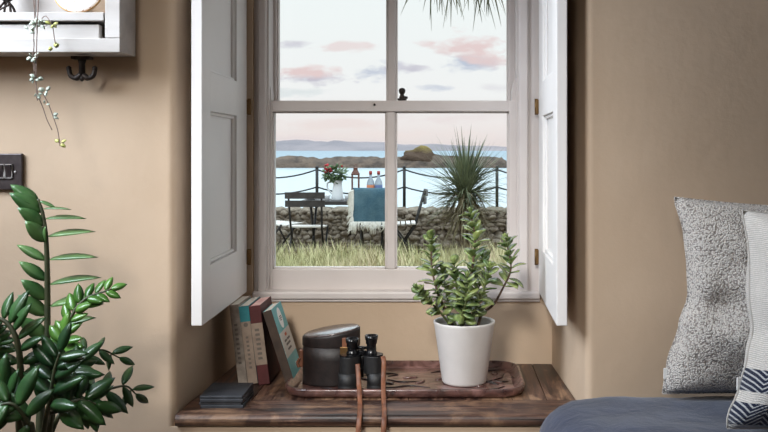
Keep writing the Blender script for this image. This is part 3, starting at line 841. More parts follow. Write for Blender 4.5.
el, er = X(352.2, 1.783), X(371.3, 1.783)
zt_l, zt_r = Z(338.5, 1.783), Z(335.5, 1.783)
barrel(X(348, 1.78), 1.779, el, 1.784, 0, zt_l, .0195)
barrel(X(375.5, 1.78), 1.783, er, 1.786, .0, zt_r, .0178)
b = mb(M['blackgloss'])
xm_ = (el+er)/2
for z in (Z(348.5, 1.783), Z(358, 1.783), Z(369, 1.783)): b.tube([(el, 1.788, z), (er, 1.791, z)], .0032, 8)
b.tube([(xm_, 1.790, Z(378, 1.783)), (xm_, 1.790, Z(347, 1.783))], .0036, 12)
part(b, 'bridge', None, bn)
part(mb(M['blackgloss']).lathe([(.0075, -.004), (.0082, -.003), (.0082, .003), (.0075, .004)], (xm_, 1.789, Z(353, 1.783)), 24, smooth=False), 'focus_wheel', None, bn)
# strap: two tails from the lugs over the tray rim and the ledge front
def ribbon(name, pts, w=.0048):
    pts = smoothpath(pts, 6)
    part(mb(M['strap']).tube(pts, w, 8, (1.0, .28)), name, None, bn)
Yn = 1.615
ribbon('strap', [(er+.0235, 1.772, Z(356, 1.775)), (er+.0265, 1.762, Z(362, 1.765)), (er+.0260, 1.755, Z(376, 1.755)), (X(383.5, 1.735), 1.732, ZL+.024), (X(384, 1.70), 1.70, ZL+.0032), (X(384.5, 1.65), 1.65, ZL+.0032), (X(384, 1.62), 1.622, ZL-.006), (X(383, Yn), Yn, ZL-.045), (X(382, Yn), Yn, ZL-.12), (X(381, Yn), Yn+.01, ZL-.19)])
ribbon('strap', [(el+.0125, 1.764, Z(364, 1.764)), (el+.0145, 1.757, Z(374, 1.757)), (X(359, 1.745), 1.745, Z(386, 1.745)), (X(359.5, 1.735), 1.732, ZL+.024), (X(360, 1.70), 1.70, ZL+.0032), (X(360, 1.65), 1.65, ZL+.0032), (X(359, 1.62), 1.622, ZL-.006), (X(357.5, Yn), Yn, ZL-.045), (X(357, Yn), Yn, ZL-.12), (X(356.5, Yn), Yn+.01, ZL-.19)])

# ------------------------------------------------------------------ potted jade plant
pz = TZ; pcx, pcy = .0395, 1.845
jp = thing('potted_jade_plant', 'bushy green jade plant in a plain white pot standing on the tray', 'potted plant', (pcx, pcy, pz))
H = .126
part(mb(M['pot']).lathe([(0, .0), (.040, .0), (.0445, .002), (.046, .006), (.0615, H-.008), (.0632, H-.003), (.0628, H), (.0595, H), (.0575, H-.004), (.0565, H-.022), (0, H-.022)], (pcx, pcy, pz), 48), 'pot', None, jp)
rng = random.Random(11)
b = mb(M['soil']).lathe([(0.001, H-.0215), (.0562, H-.0215), (.0555, H-.0185), (.03, H-.0155), (0, H-.0165)], (pcx, pcy, pz), 28, cap=False)
part(b, 'soil', None, jp)
def jade_stem(pp, dys, r0, r1, start, lsize, dens=.0105, woody=True, seed=0, bare=()):
    rg = random.Random(seed)
    pts = [at(x, y, pcy+dy) for (x, y), dy in zip(pp, dys)]
    sp_ = smoothpath(pts, 6); k = len(sp_)
    b = mb(M['jadewood'] if woody else M['jadegreen'])
    b.tube(sp_, [r0+(r1-r0)*i/(k-1) for i in range(k)], 8)
    st = part(b, 'stem', None, jp)
    # length walk
    L = [0]
    for a, c in zip(sp_, sp_[1:]): L.append(L[-1]+(c-a).length)
    def pos(s):
        for i in range(k-1):
            if L[i+1] >= s:
                t = (s-L[i])/max(1e-6, L[i+1]-L[i]); return sp_[i].lerp(sp_[i+1], t), (sp_[i+1]-sp_[i]).normalized()
        return sp_[-1], (sp_[-1]-sp_[-2]).normalized()
    lv = mb(M['jade'])
    s = L[-1]*start; i = 0
    while s < L[-1]:
        p, t = pos(s); f = (s-L[-1]*start)/(L[-1]*(1-start))
        ang = (i % 2)*PI/2+rg.uniform(-.7, .7)
        a = V((1, 0, 0)) if abs(t.x) < .8 else V((0, 1, 0)); u = (a-t*a.dot(t)).normalized(); w = t.cross(u)
        for sgn in (1, -1):
            out = (u*math.cos(ang)+w*math.sin(ang))*sgn
            lift = .55+.5*f+rg.uniform(-.45, .45)
            d = (out+t*lift).normalized()
            sz = lsize*(rg.uniform(.95, 1.4))*(1-.2*f)
            lv.leaf(p, d, t*1.0+V((rg.uniform(-.5, .5), rg.uniform(-.7, .2), .3)), sz, sz*.66, .22, .10+rg.uniform(-.1, .35), 7, .0015, .60, .60)
        s += dens*1.12*(1-.3*f)*rg.uniform(.75, 1.25); i += 1
    p, t = pos(L[-1])
    for q in range(4):
        a = q*PI/2; u = V((math.cos(a), math.sin(a), 0))
        lv.leaf(p, (t*1.4+u*.6).normalized(), t, lsize*.6, lsize*.3, .2, .05, 5, .001, .6, .65)
    part(lv, 'leaves', None, st)
jade_stem([(462, 329), (468, 300), (472, 270), (475, 240), (471, 214)], [0, -.01, -.015, -.01, -.01], .0038, .0015, .25, .030, .0088, seed=1)
jade_stem([(455, 329), (444, 308), (437, 290), (432, 268), (431, 238)], [-.005, -.02, -.02, -.01, 0], .0036, .0015, .38, .028, .0085, seed=2)
jade_stem([(477, 329), (482, 314), (493, 305), (503, 288), (511, 268), (506, 240)], [0, .005, .01, .0, -.01, -.01], .0034, .0014, .52, .028, .0088, seed=3)
jade_stem([(452, 328), (440, 312), (428, 300), (418, 289)], [-.02, -.035, -.045, -.05], .0026, .0013, .35, .025, .0085, False, 4)
jade_stem([(464, 329), (460, 310), (457, 290), (454, 264)], [-.02, -.035, -.045, -.05], .0028, .0013, .2, .027, .0090, False, 5)
jade_stem([(470, 329), (476, 308), (484, 290), (489, 268)], [-.02, -.03, -.035, -.04], .0028, .0013, .2, .027, .0090, False, 6)
jade_stem([(460, 329), (462, 315), (466, 300), (467, 278)], [-.03, -.05, -.06, -.065], .0024, .0012, .2, .026, .0090, False, 7)
jade_stem([(458, 329), (450, 312), (447, 296), (442, 270)], [.02, .03, .035, .04], .0024, .0012, .3, .026, .0090, False, 8)
jade_stem([(472, 329), (474, 305), (480, 282), (482, 254)], [.02, .03, .04, .04], .0026, .0012, .25, .026, .0090, False, 9)

# ------------------------------------------------------------------ large glossy plant at lower left
zy = 1.40
zb_ = V((X(48, zy), zy, 0))
zp = thing('floor_plant', 'tall glossy dark green plant with paired leaves standing at the lower left against the wall', 'potted plant', zb_)
part(mb(M['pot']).lathe([(0, 0), (.10, 0), (.125, .30), (.118, .30), (.113, .27), (0, .27)], zb_, 40), 'pot', None, zp)
part(mb(M['soil']).lathe([(.001, .271), (.1135, .271), (.10, .285), (0, .287)], zb_, 28, cap=False), 'soil', None, zp)
def zz(pts, r0, leaves, mt='zz', w=.42):
    "pts world path; leaves: list of (t along path, direction vec, length)"
    sp_ = smoothpath(pts, 8); k = len(sp_)
    st = part(mb(M['zzstem']).tube(sp_, [r0*(1-.72*i/(k-1)) for i in range(k)], 8), 'stalk', None, zp)
    lv = mb(M[mt])
    for t, d, L in leaves:
        i = min(k-2, int(t*(k-1))); p = sp_[i].lerp(sp_[i+1], t*(k-1)-i)
        tan = (sp_[i+1]-sp_[i]).normalized()
        dn = V(d[:3]).normalized(); up = V(d[3:6]) if len(d) > 3 else V((0, -.5, 1))
        lv.leaf(p, dn, up, L, L*(d[6] if len(d) > 6 else w), .22, .12, 7, .0014, .46, .85)
    part(lv, 'leaves', None, st)
root = V((zb_.x, zb_.y, .28))
# main tall stalk, leaf positions measured on the photo
mp = [root, at(40, 432, 1.42), at(46, 360, 1.44), at(47.5, 300, 1.45), at(46.5, 245, 1.45), at(43, 215, 1.45), at(38, 199, 1.45)]
sp_ = smoothpath(mp, 8)
def t_at(py, path):
    k = len(path)
    for i in range(k-1):
        ya = 150+(CAMZ-path[i].z)/path[i].y*F; yb2 = 150+(CAMZ-path[i+1].z)/path[i+1].y*F
        if (ya-py)*(yb2-py) <= 0 and ya != yb2: return (i+(ya-py)/(ya-yb2))/(k-1)
    return .98
lv = []
kk = 1.45/F
for x0, y0, x1, y1, dp, up, w in (
        (38, 197, 56, 203, 0, (0, -.6, 1), .30), (44, 209, 75, 206, -.006, (0, -.35, 1), .20), (46, 219, 88, 214.5, 0, (0, -.5, 1), .22), (48, 237, 96, 227, 0, (0, -.55, 1), .25),
        (48, 260, 100, 251.5, -.01, (0, -.5, 1), .23), (48, 285, 102, 271.5, -.01, (0, -.5, 1), .24), (48, 307, 104, 289.5, -.012, (0, -.6, 1), .26), (48, 330, 98, 311, -.02, (0, -.6, 1), .30), (47, 352, 90, 340, -.03, (0, -.7, 1), .34),
        (47, 261, 19.5, 243, -.01, (.4, -1, .5), .30), (47, 281, 23, 259.5, -.015, (.5, -1, .4), .38), (47, 300, 27, 277.5, -.02, (.5, -1, .4), .44), (47, 316, 24, 293, -.02, (.5, -1, .3), .44), (47, 338, 26, 315, -.025, (.5, -1, .3), .46),
        (41, 205, 15, 183, -.012, (.55, -1, .45), .40), (42, 213, 16, 191.5, -.022, (.6, -1, .3), .44), (44, 226, 25, 206.5, -.025, (.7, -1, .2), .44), (46, 242, 33, 220, -.025, (.8, -1, .1), .50), (47, 244, 49, 226, -.02, (-.6, -1, .1), .36)):
    d = V(((x1-x0)*kk, dp, -(y1-y0)*kk)); lv.append((min(.985, t_at(y0, sp_)), (d.x, d.y, d.z, *up, w), d.length))
zz(mp, .0078, lv, 'zzpale')
def zz_auto(pp, r0, n, L, t0=.35, mt='zz', seed=0, w=.42, tilt=.6):
    rg = random.Random(seed)
    path = [root+V((rg.uniform(-.05, .05), rg.uniform(-.05, .02), 0))]+[at(*q) for q in pp]
    sp2 = smoothpath(path, 8); k = len(sp2); lv = []
    for j in range(n):
        t = t0+(1-t0)*(j+.3)/n
        i = min(k-2, int(t*(k-1))); tan = (sp2[i+1]-sp2[i]).normalized()
        view = V((0, -1, .35)); s = tan.cross(view)
        if s.length < .1: s = tan.cross(V((1, 0, 0)))
        s.normalize(); s = (s+V((rg.uniform(-.25, .25), rg.uniform(-.35, .15), rg.uniform(-.1, .25)))).normalized()
        for sg in (1, -1):
            d = (s*sg+tan*tilt).normalized()
            up = view+V((rg.uniform(-.3, .3), 0, rg.uniform(0, .6)))
            ll = L*rg.uniform(.85, 1.12)*(1-.35*max(0, (t-.75)/.25))
            lv.append((t, (*d, *up, w), ll))
    lv.append((.985, (*(sp2[-1]-sp2[-2]).normalized(), 0, -1, .4, w), L*.8))
    zz(path, r0, lv, mt, w)
# young bright stalk leaning right
zz_auto([(50, 425, 1.36), (56, 375, 1.38), (68, 325, 1.40), (84, 300, 1.41), (112, 289, 1.42)], .0050, 9, .034, .40, 'zznew', 1, .46, .9)
zz_auto([(50, 430, 1.34), (56, 395, 1.33), (60, 360, 1.33), (64, 334, 1.33)], .0045, 4, .044, .5, 'zznew', 2, .46)
# dark arching stalk at the left
zz_auto([(20, 425, 1.30), (21, 385, 1.28), (18, 345, 1.27), (6, 322, 1.27), (-16, 316, 1.27)], .0075, 9, .052, .42, 'zz', 3, .36, .35)
# drooping stalks to the right
zz_auto([(52, 432, 1.34), (72, 406, 1.36), (96, 394, 1.40), (124, 386, 1.45), (136, 394, 1.47)], .0042, 4, .048, .5, 'zz', 4, .34)
zz_auto([(52, 430, 1.38), (62, 390, 1.41), (78, 362, 1.46), (100, 350, 1.50), (120, 358, 1.52)], .0042, 4, .042, .5, 'zz', 5, .36)
zz_auto([(48, 430, 1.30), (58, 410, 1.27), (78, 400, 1.27), (96, 404, 1.28)], .0048, 5, .052, .5, 'zz', 6, .42)
zz_auto([(44, 430, 1.28), (50, 400, 1.26), (54, 372, 1.26), (60, 352, 1.26)], .0048, 5, .058, .4, 'zz', 7, .36)
zz_auto([(28, 432, 1.26), (10, 404, 1.25), (-8, 388, 1.25), (-28, 382, 1.25)], .006, 6, .056, .4, 'zz', 8, .38)
zz_auto([(50, 430, 1.30), (56, 396, 1.29), (68, 374, 1.29), (80, 362, 1.30)], .0048, 4, .056, .4, 'zz', 9, .36)
zz_auto([(34, 440, 1.24), (28, 422, 1.22), (12, 404, 1.21), (-8, 408, 1.21)], .005, 5, .056, .4, 'zz', 10, .38)

# ------------------------------------------------------------------ bench with navy seat and cushions
SZ = .474
bench = thing('bench_seat', 'low bench with a plump navy blue seat cushion against the wall at lower right', 'bench', (.8, 1.3, 0))
sx0, sx1, sy0, sy1 = .156, 1.55, .98, 1.618
b = mb(M['benchwood']).box(sx0+.03, sx1, sy0+.03, sy1-.005, .14, .30, .006)
part(b, 'seat_base', None, bench)
for x, y in ((sx0+.08, sy0+.08), (sx1-.06, sy0+.08), (sx0+.08, sy1-.06), (sx1-.06, sy1-.06)):
    part(mb(M['benchwood']).box(x-.025, x+.025, y-.025, y+.025, 0.0, .141, .003), 'leg', None, bench)
def puffbox(x0, x1, y0, y1, z0, z1, e=.28, n=44, wr=.006, seed=0):
    "soft slab: superellipsoid built from a subdivided box"
    b = bmesh.new(); bmesh.ops.create_cube(b, size=2); bmesh.ops.subdivide_edges(b, edges=b.edges[:], cuts=n, use_grid_fill=True)
    cx, cy, cz_ = (x0+x1)/2, (y0+y1)/2, (z0+z1)/2; hx, hy, hz = (x1-x0)/2, (y1-y0)/2, (z1-z0)/2
    r = min(hz*.9, .10)
    for v in b.verts:
        p = V((v.co.x*hx, v.co.y*hy, v.co.z*hz))
        q = V((max(-hx+r, min(hx-r, p.x)), max(-hy+r, min(hy-r, p.y)), max(-hz+r, min(hz-r, p.z))))
        d = p-q
        if d.length > 1e-6: d = d.normalized()*r
        p = q+d
        # crown
        if v.co.z > .2:
            p.z += .010*(1-abs(v.co.x)**3)*(1-abs(v.co.y)**3)-.006
        nn = noise.noise(V((p.x*9+seed, p.y*9, p.z*9)))*wr+noise.noise(V((p.x*26+seed, p.y*14, p.z*20)))*wr*.35
        p += d.normalized()*nn if d.length > 1e-6 else V((0, 0, nn if v.co.z > 0 else 0))
        v.co = V((cx, cy, cz_))+p
    return b
b = mb(M['navy']); b.merge(puffbox(sx0, sx1, sy0, sy1, .30, SZ+.003, seed=2), True)
seatc = part(b, 'seat_cushion', None, bench); seatc['label'] = 'navy blue seat cushion'

def cushion(name, label, mt, w, h, t, mtx, tagpos, bend=0.0, seed=0, fold=None, edge=None):
    root = thing(name, label, 'cushion', mtx.translation)
    b = bmesh.new(); uvl = b.loops.layers.uv.new('UVMap'); N = 44
    uvd = {}
    def pt(u, v, s):
        x = w/2*u*(1-.05*(1-v*v)*abs(u)); z = h/2*v*(1-.05*(1-u*u)*abs(v))
        prof = max(0, (1-abs(u)**2.8)*(1-abs(v)**2.8))**.52
        y = s*t/2*prof
        k = noise.noise(V((u*2.2+seed, v*2.2, s*.7)))*.17+noise.noise(V((u*5+seed, v*5, s)))*.035
        y += s*t*k*prof
        if edge and u < 0:
            for (va, da), (vb, db) in zip(edge, edge[1:]):
                if vb <= v <= va:
                    q = (va-v)/(va-vb); q = q*q*(3-2*q); x += (da+(db-da)*q)*(-u)**1.3; break
        if fold:      # sideways crease
            fv, fs = fold
            g = math.exp(-((v-fv)/.13)**2)
            y -= -s*t*.0*g
            y += -s*t*.16*g*prof*(1 if s < 0 else 0)*(.4+.6*max(0, -u))
        y += bend*(v*v)
        return V((x, y, z))
    grid = {}
    for s in (-1, 1):
        for i in range(N+1):
            for j in range(N+1):
                u, v = -1+2*i/N, -1+2*j/N
                if s == 1 and (i in (0, N) or j in (0, N)): grid[s, i, j] = grid[-1, i, j]; continue
                vv = b.verts.new(mtx @ pt(u, v, s)); grid[s, i, j] = vv; uvd[vv] = (i/N, j/N)
    for s in (-1, 1):
        for i in range(N):
            for j in range(N):
                q = [grid[s, i, j], grid[s, i+1, j], grid[s, i+1, j+1], grid[s, i, j+1]]
                f = b.faces.new(q if s < 0 else q[::-1]); f.smooth = True
                for l in f.loops: l[uvl].uv = uvd[l.vert]
    me = bpy.data.meshes.new('cover'); b.to_mesh(me); b.free(); me.materials.append(mt)
    o = bpy.data.objects.new('cover', me); COL.objects.link(o); o.parent = root; o.matrix_parent_inverse = par_inv(root)
    e = mb(mt)       # piped seam
    loop = [mtx @ pt(-1+2*i/24, -1, -1) for i in range(25)]+[mtx @ pt(1, -1+2*i/24, -1) for i in range(1, 25)]+[mtx @ pt(1-2*i/24, 1, -1) for i in range(1, 25)]+[mtx @ pt(-1, 1-2*i/24, -1) for i in range(1, 25)]
    e.tube(loop, .0017, 6); part(e, 'seam', None, root)
    u, v = tagpos
    p = mtx @ pt(-1, v, -1)
    part(mb(M['tag']).box(-.004, .013, -.003, .001, -.009, .009, .0004, 1, Matrix.Translation(p) @ mtx.to_3x3().to_4x4()), 'tag', None, root)
    return root
m1 = Matrix.Translation((.585, 1.548, SZ+.169)) @ Matrix.Rotation(-.10, 4, 'X') @ Matrix.Rotation(math.radians(2.5), 4, 'Y')
k = .00172
cushion('cushion', 'light grey woven wool cushion leaning on the wall behind the herringbone one', M['greywool'], .38, .335, .15, m1, (-1, -.80), .0, 3, (-.08, 0),
        [(1, -2*k), (.62, 5*k), (.3, 7*k), (.0, 8*k), (-.3, 0), (-.7, -9*k), (-1, -10*k)])
m2 = Matrix.Translation((.625, 1.335, SZ+.166)) @ Matrix.Rotation(-.16, 4, 'X') @ Matrix.Rotation(math.radians(3.5), 4, 'Y')
cushion('cushion', 'white herringbone wool cushion with navy bands, nearest at right edge of picture', M['whitewool'], .36, .32, .22, m2, (-1, -.60), .0, 8, (-.1, 0),
        [(1, -3*k), (.6, 0), (.2, -1*k), (-.1, 2*k), (-.35, -2*k), (-.65, -8*k), (-.9, -15*k), (-1, -14*k)])

# ------------------------------------------------------------------ outdoors
GZ = -.37
struct(mb(M['ground']).box(-9, 8, YO+.001, 12.2, GZ-3, GZ), 'ground')
SEA = -2.3
bb = bmesh.new()
vs = [bb.verts.new(p) for p in ((-7000, 12, SEA), (7000, 12, SEA), (7000, 9000, SEA), (-7000, 9000, SEA))]; bb.faces.new(vs)
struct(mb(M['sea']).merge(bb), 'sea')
# far hills
def ridge(name, Y, x0, x1, hf, depth, mt, label, cat, n=90, base=SEA):
    b = MB(); b.m(mt); rows = []
    for r, (dy, k) in enumerate(((0, 0.0), (depth*.3, .62), (depth*.6, 1.0), (depth, 0.0))):
        row = []
        for i in range(n+1):
            t = i/n; x = x0+(x1-x0)*t; h = hf(t, x)
            row.append(b.bm.verts.new((x, Y+dy+noise.noise(V((x/depth*2, r, 0)))*depth*.08, base-2+(h+2)*k*(1+.12*noise.noise(V((x/depth*3, r*3.1, 1)))*(1 if 0 < r < 3 else 0)))))
        rows.append(row)
    fs = []
    for a, c in zip(rows, rows[1:]):
        for i in range(n): fs.append(b.bm.faces.new([a[i], a[i+1], c[i+1], c[i]]))
    fs.append(b.bm.faces.new([r[0] for r in rows])); fs.append(b.bm.faces.new([r[-1] for r in rows][::-1]))
    b._paint(fs, True)
    return tag(b.build(name), label, cat)
def hillh(t, x):
    px = 445+F*x/3600
    env = 1.0 if px < 300 else max(0.0, 1-(px-300)/260)
    e = 12*min(1, max(.15, (640-px)/330))
    return max(2.0, (e*(.88+.16*noise.noise(V((px/26, .3, 0)))+.1*noise.noise(V((px/9, 1.3, 0))))))*4.0
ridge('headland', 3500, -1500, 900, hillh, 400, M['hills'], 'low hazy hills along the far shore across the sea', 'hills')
# breakwater
def wob(x, s, seed): return noise.noise(V((x*s, seed, 0)))
def reefh(t, x): return max(.3, 1.95+.35*wob(x, .25, 2)+.25*wob(x, .9, 5)) if x < 10.6 else max(.2, 1.6-(x-10.6)*.6)
reef = ridge('rocks', 158, -70, 13.5, reefh, 9, M['reef'], 'long dark low rock breakwater lying across the sea', 'breakwater', 260)
b = mb(M['islet'])
c = V(((421-445)/F*165, 165, SEA))
b.blob(c+V((0, 0, .3)), (4.6, 3.0, 3.1), 4, .45, 1.9, 3.3)
b.blob(c+V((4.6, 0.5, .2)), (5.5, 3.0, 1.9), 3, .35, 1.8, 7.7)
b.blob(c+V((-4.4, .3, .2)), (3.2, 2.4, 1.5), 3, .35, 2.0, 1.7)
bk = thing('rock_breakwater', 'long dark low rock breakwater with a grassy mound, lying across the sea', 'breakwater', (c.x, 160, SEA))
o = part(b, 'grassy_mound', None, bk); o['label'] = 'rounded rock mound with yellowish grass'
for k in ('label', 'category'): del reef[k]
reef.parent = bk; reef.matrix_parent_inverse = par_inv(bk)

# garden stone wall
rng = random.Random(5)
WX0, WX1, WYa, WYb, WTOP = -4.6, 1.9, 11.0, 11.45, .185
w = thing('garden_wall', 'low rubble stone garden wall between the grass and the sea', 'wall', (-1, 11.2, GZ))
b = mb(M['mortar']).box(WX0, WX1, WYa+.06, WYb-.03, GZ, WTOP-.04)
part(b, 'wall_core', None, w)
b = mb(M['stone'])
z = GZ+.05
while z < WTOP-.02:
    hh = rng.uniform(.04, .065); x = WX0
    while x < WX1:
        ww = rng.uniform(.05, .15)
        b.blob((x+ww/2, WYa+.06+rng.uniform(-.02, .03), min(z, WTOP-.045)), (ww*.62, rng.uniform(.055, .075), hh*.8), 2, .6, 1.6, rng.uniform(0, 50))
        x += ww*.95
    z += hh*.92
o = part(b, 'stones', None, w)
b = mb(M['stone']); x = WX0
while x < WX1:
    ww = rng.uniform(.15, .32); b.blob((x+ww/2, WYa+.22, WTOP-.035), (ww*.55, .24, .045), 2, .25, 1.5, rng.uniform(0, 50)); x += ww*.9
part(b, 'coping_stones', None, w)
# pier at right of the wall
b = mb(M['palestone']); b.blob((.90, 10.2, .05), (.19, .2, .62), 3, .16, 2.0, 2.0); 
pr = b.build('standing_stone', origin=(.90, 10.2, GZ)); tag(pr, 'pale grey upright stone at the right end of the garden wall', 'stone')

# chain railing on the wall
rl_ = thing('chain_railing', 'dark iron post and chain railing standing on the garden wall', 'railing', (-1, 11.22, WTOP-.03))
pY = 11.24
pxs = [137, 227, 317, 404.3, 497, 587]
for px in pxs:
    x = X(px, pY)
    b = mb(M['iron']).tube([(x, pY, WTOP-.05), (x, pY, Z(168, pY))], .019, 8)
    b.blob((x, pY, Z(167.5, pY)), (.026, .026, .026), 1, 0)
    part(b, 'post', None, rl_)
for a, c in zip(pxs, pxs[1:]):
    xa, xb = X(a, pY), X(c, pY)
    for zt0, sag in ((Z(169.5, pY), .105), (Z(187, pY), .09)):
        pts = [(xa+(xb-xa)*i/12, pY, zt0-sag*(1-(2*i/12-1)**2)) for i in range(13)]
        part(mb(M['iron']).tube(pts, .010, 5), 'chain', None, rl_)

# table
tY = 10.05
tb = thing('garden_table', 'dark bistro table laid with jug, lantern and bottles outside the window', 'table', (X(352, tY), tY, GZ))
tz = Z(199.8, tY)
x0, x1 = X(303, tY), X(393, tY)
b = mb(M['tabletop'])
for i in range(6): b.box(x0, x1, tY-.3+i*.1+.004, tY-.3+(i+1)*.1-.004, tz-.022, tz, .003)
b.box(x0, x1, tY-.31, tY-.29, tz-.04, tz-.005); b.box(x0, x1, tY+.29, tY+.31, tz-.04, tz-.005)
b.box(x0, x0+.03, tY-.3, tY+.3, tz-.04, tz-.02); b.box(x1-.03, x1, tY-.3, tY+.3, tz-.04, tz-.02)
part(b, 'tabletop', None, tb)
for sx, sy in ((-1, -1), (-1, 1), (1, -1), (1, 1)):
    xx = (x0+.12) if sx < 0 else (x1-.12)
    part(mb(M['iron']).tube([(xx-sx*.0, tY+sy*.24, tz-.022), (xx, tY-sy*.2, GZ)], .014, 6), 'leg', None, tb)

# folding bistro chairs: built facing +Y (back towards the window), then copied
def make_chair(label):
    root = thing('folding_chair', label, 'chair', (0, 0, 0), 'folding chairs around the garden table')
    wd = .42; hw = wd/2
    ztop = Z(192.2, 9.45)-GZ
    for zc in (ztop-.035, ztop-.122):
        b = MB(); b.m(M['slat'])
        pts = []
        for i in range(9):
            x = -hw+wd*i/8; y = -.03*(1-(x/hw)**2)+(ztop-zc)*.18
            pts.append((x, y))
        prof = pts+[(x, y+.014) for x, y in pts[::-1]]
        b.prism(prof, zc-.034, zc+.034)
        b.build('back_slat', parent=root)
    b = MB(); b.m(M['seat'])
    for i in range(6): b.box(-hw+.02, hw-.02, .12+i*.058, .12+i*.058+.046, .445-i*.003, .463-i*.003, .003)
    b.build('seat', parent=root)
    for s in (-1, 1):
        mb(M['iron']).tube([(s*(hw-.035), .016, ztop-.02), (s*(hw-.045), .12, .44), (s*(hw-.05), .40, 0)], .011, 6).build('leg', parent=root)
        mb(M['iron']).tube([(s*(hw-.02), .40, .448), (s*(hw-.02), .24, .25), (s*(hw-.02), .02, 0)], .011, 6).build('leg', parent=root)
    mb(M['iron']).tube([(-hw+.04, .05, .035), (hw-.04, .05, .035)], .008, 6).build('stretcher', parent=root)
    return root
cY = 9.45
ch = make_chair('dark slatted folding chair with its back to the window, left of the table')
ch.location = (X(304.6, cY), cY, GZ)
c2 = copy_tree(ch); c2['label'] = 'dark folding chair under the blue blanket, in front of the table'; c2.location = (X(376.5, cY), cY, GZ)
c3 = copy_tree(ch); c3['label'] = 'folding chair seen from the side, right of the table'; c3.location = (X(426, 10.13), 10.13, GZ); c3.rotation_euler.z = PI/2+.05
c4 = copy_tree(ch); c4['label'] = 'folding chair half hidden at the left edge of the pane'; c4.location = (X(259, 10.2), 10.2, GZ); c4.rotation_euler.z = -PI/2-.35

# blanket over the second chair
bl = thing('blanket', 'blue wool blanket with cream fringe draped over a chair back', 'blanket', (X(374, cY), cY, Z(189, cY)))
rngb = random.Random(9)
def clothgrid(b, x0, x1, path, nx=26, off=0.0, thick=.012, seed=0):
    pts = smoothpath(path, 6); n = len(pts); g = []
    for j, p in enumerate(pts):
        row = []
        for i in range(nx+1):
            x = x0+(x1-x0)*i/nx
            k = j/(n-1)
            row.append(V((x+.02*noise.noise(V((j*.3, 3, seed)))*1, p.y+.014*noise.noise(V((x*9+seed, j*.12, 0))), p.z+.012*noise.noise(V((x*5, 2, seed)))*abs(k-.4)*2)))
        g.append(row)
    bb = bmesh.new(); vs = [[bb.verts.new(q) for q in row] for row in g]
    for a, c in zip(vs, vs[1:]):
        for i in range(nx): bb.faces.new([a[i], a[i+1], c[i+1], c[i]])
    bmesh.ops.solidify(bb, geom=bb.faces[:], thickness=thick)
    b.merge(bb, True)
ztc = Z(189, cY)
bxa, bxb = X(353.5, cY), X(391, cY)
path = [(0, cY+.10, Z(212, cY)), (0, cY+.055, Z(198, cY)), (0, cY+.01, ztc+.004), (0, cY-.058, ztc-.01), (0, cY-.085, Z(205, cY)), (0, cY-.09, Z(223, cY))]
b = mb(M['blanket']); clothgrid(b, bxa, bxb, path, seed=4)
part(b, 'cloth', None, bl)
b = mb(M['fringe'])
zlow = Z(222, cY)
for i in range(30):
    x = bxa+(bxb-bxa)*(i+.5)/30; L = rngb.uniform(.05, .10)
    b.tube([(x, cY-.095, zlow+.012), (x+rngb.uniform(-.015, .015), cY-.1, zlow-L*.5), (x+rngb.uniform(-.02, .02), cY-.095, zlow-L)], [.008, .006, .003], 5)
for i in range(26):
    t = i/25; z = Z(190, cY)+(Z(228, cY)-Z(190, cY))*t
    b.tube([(bxa+.012, cY-.085, z), (bxa-.02-.02*rngb.random(), cY-.09, z-.02), (bxa-.035-.03*rngb.random(), cY-.088, z-.06)], [.011, .009, .004], 5)
for x0 in (bxa-.01, bxa+.19):
    for i in range(7):
        x = x0+i*.008; b.tube([(x, cY-.095, zlow), (x+rngb.uniform(-.01, .01), cY-.1, zlow-.12)], [.008, .003], 5)
part(b, 'fringe', None, bl)

# enamel jug and flowers
jY = tY-.05; jx = X(337.5, jY)
jug = thing('jug', 'white enamel jug holding red flowers on the garden table', 'jug', (jx, jY, tz))
R = .062
part(mb(M['enamel']).lathe([(0, 0), (R*1.05, 0), (R*1.08, .01), (R*.98, .08), (R*.80, .16), (R*.80, .19), (R*.95, .22), (R*.88, .22), (R*.72, .19), (R*.7, .02), (0, .02)], (jx, jY, tz), 26), 'body', None, jug)
part(mb(M['enamel']).tube(smoothpath([(jx-R*.75, jY, tz+.20), (jx-R*1.75, jY, tz+.19), (jx-R*1.7, jY, tz+.12), (jx-R*.95, jY, tz+.07)], 5), .010, 7), 'handle', None, jug)
fb = thing('flower_bouquet', 'bunch of green foliage with red geraniums in the white jug', 'flowers', (jx, jY, tz+.03))
b = mb(M['jadegreen'])
for k in range(5):
    a = k*1.257; b.tube([(jx+.02*math.cos(a), jY+.02*math.sin(a), tz+.03), (jx+.03*math.cos(a), jY+.03*math.sin(a), tz+.26)], .004, 5)
part(b, 'stems', None, fb)
rngf = random.Random(3); b = mb(M['bush']); fc = V((jx-.035, jY, tz+.29))
for k in range(240):
    d = V((rngf.gauss(0, 1), rngf.gauss(0, 1), rngf.gauss(0, .8))).normalized(); p = fc+V((d.x*.125, d.y*.10, d.z*.085))*rngf.uniform(.35, 1.0)
    b.leaf(p, (d+V((0, 0, rngf.uniform(-.4, .5)))), V((0, -.4, 1)), rngf.uniform(.035, .06), rngf.uniform(.03, .045), .1, .1, 4, .002)
part(b, 'foliage', None, fb)
for px, py, r in ((327.5, 167.5, .042), (330.5, 170, .03), (342, 166, .016), (326, 171, .024)):
    b = mb(M['redpetal']); c = at(px, py, jY-.09)
    for k in range(16):
        d = V((rngf.gauss(0, 1), rngf.gauss(0, 1), rngf.gauss(0, 1))).normalized()
        b.leaf(c+d*r*.3, d, V((0, 0, 1)), r*.85, r*.8, .1, .1, 4, .002)
    part(b, 'flower', None, fb)

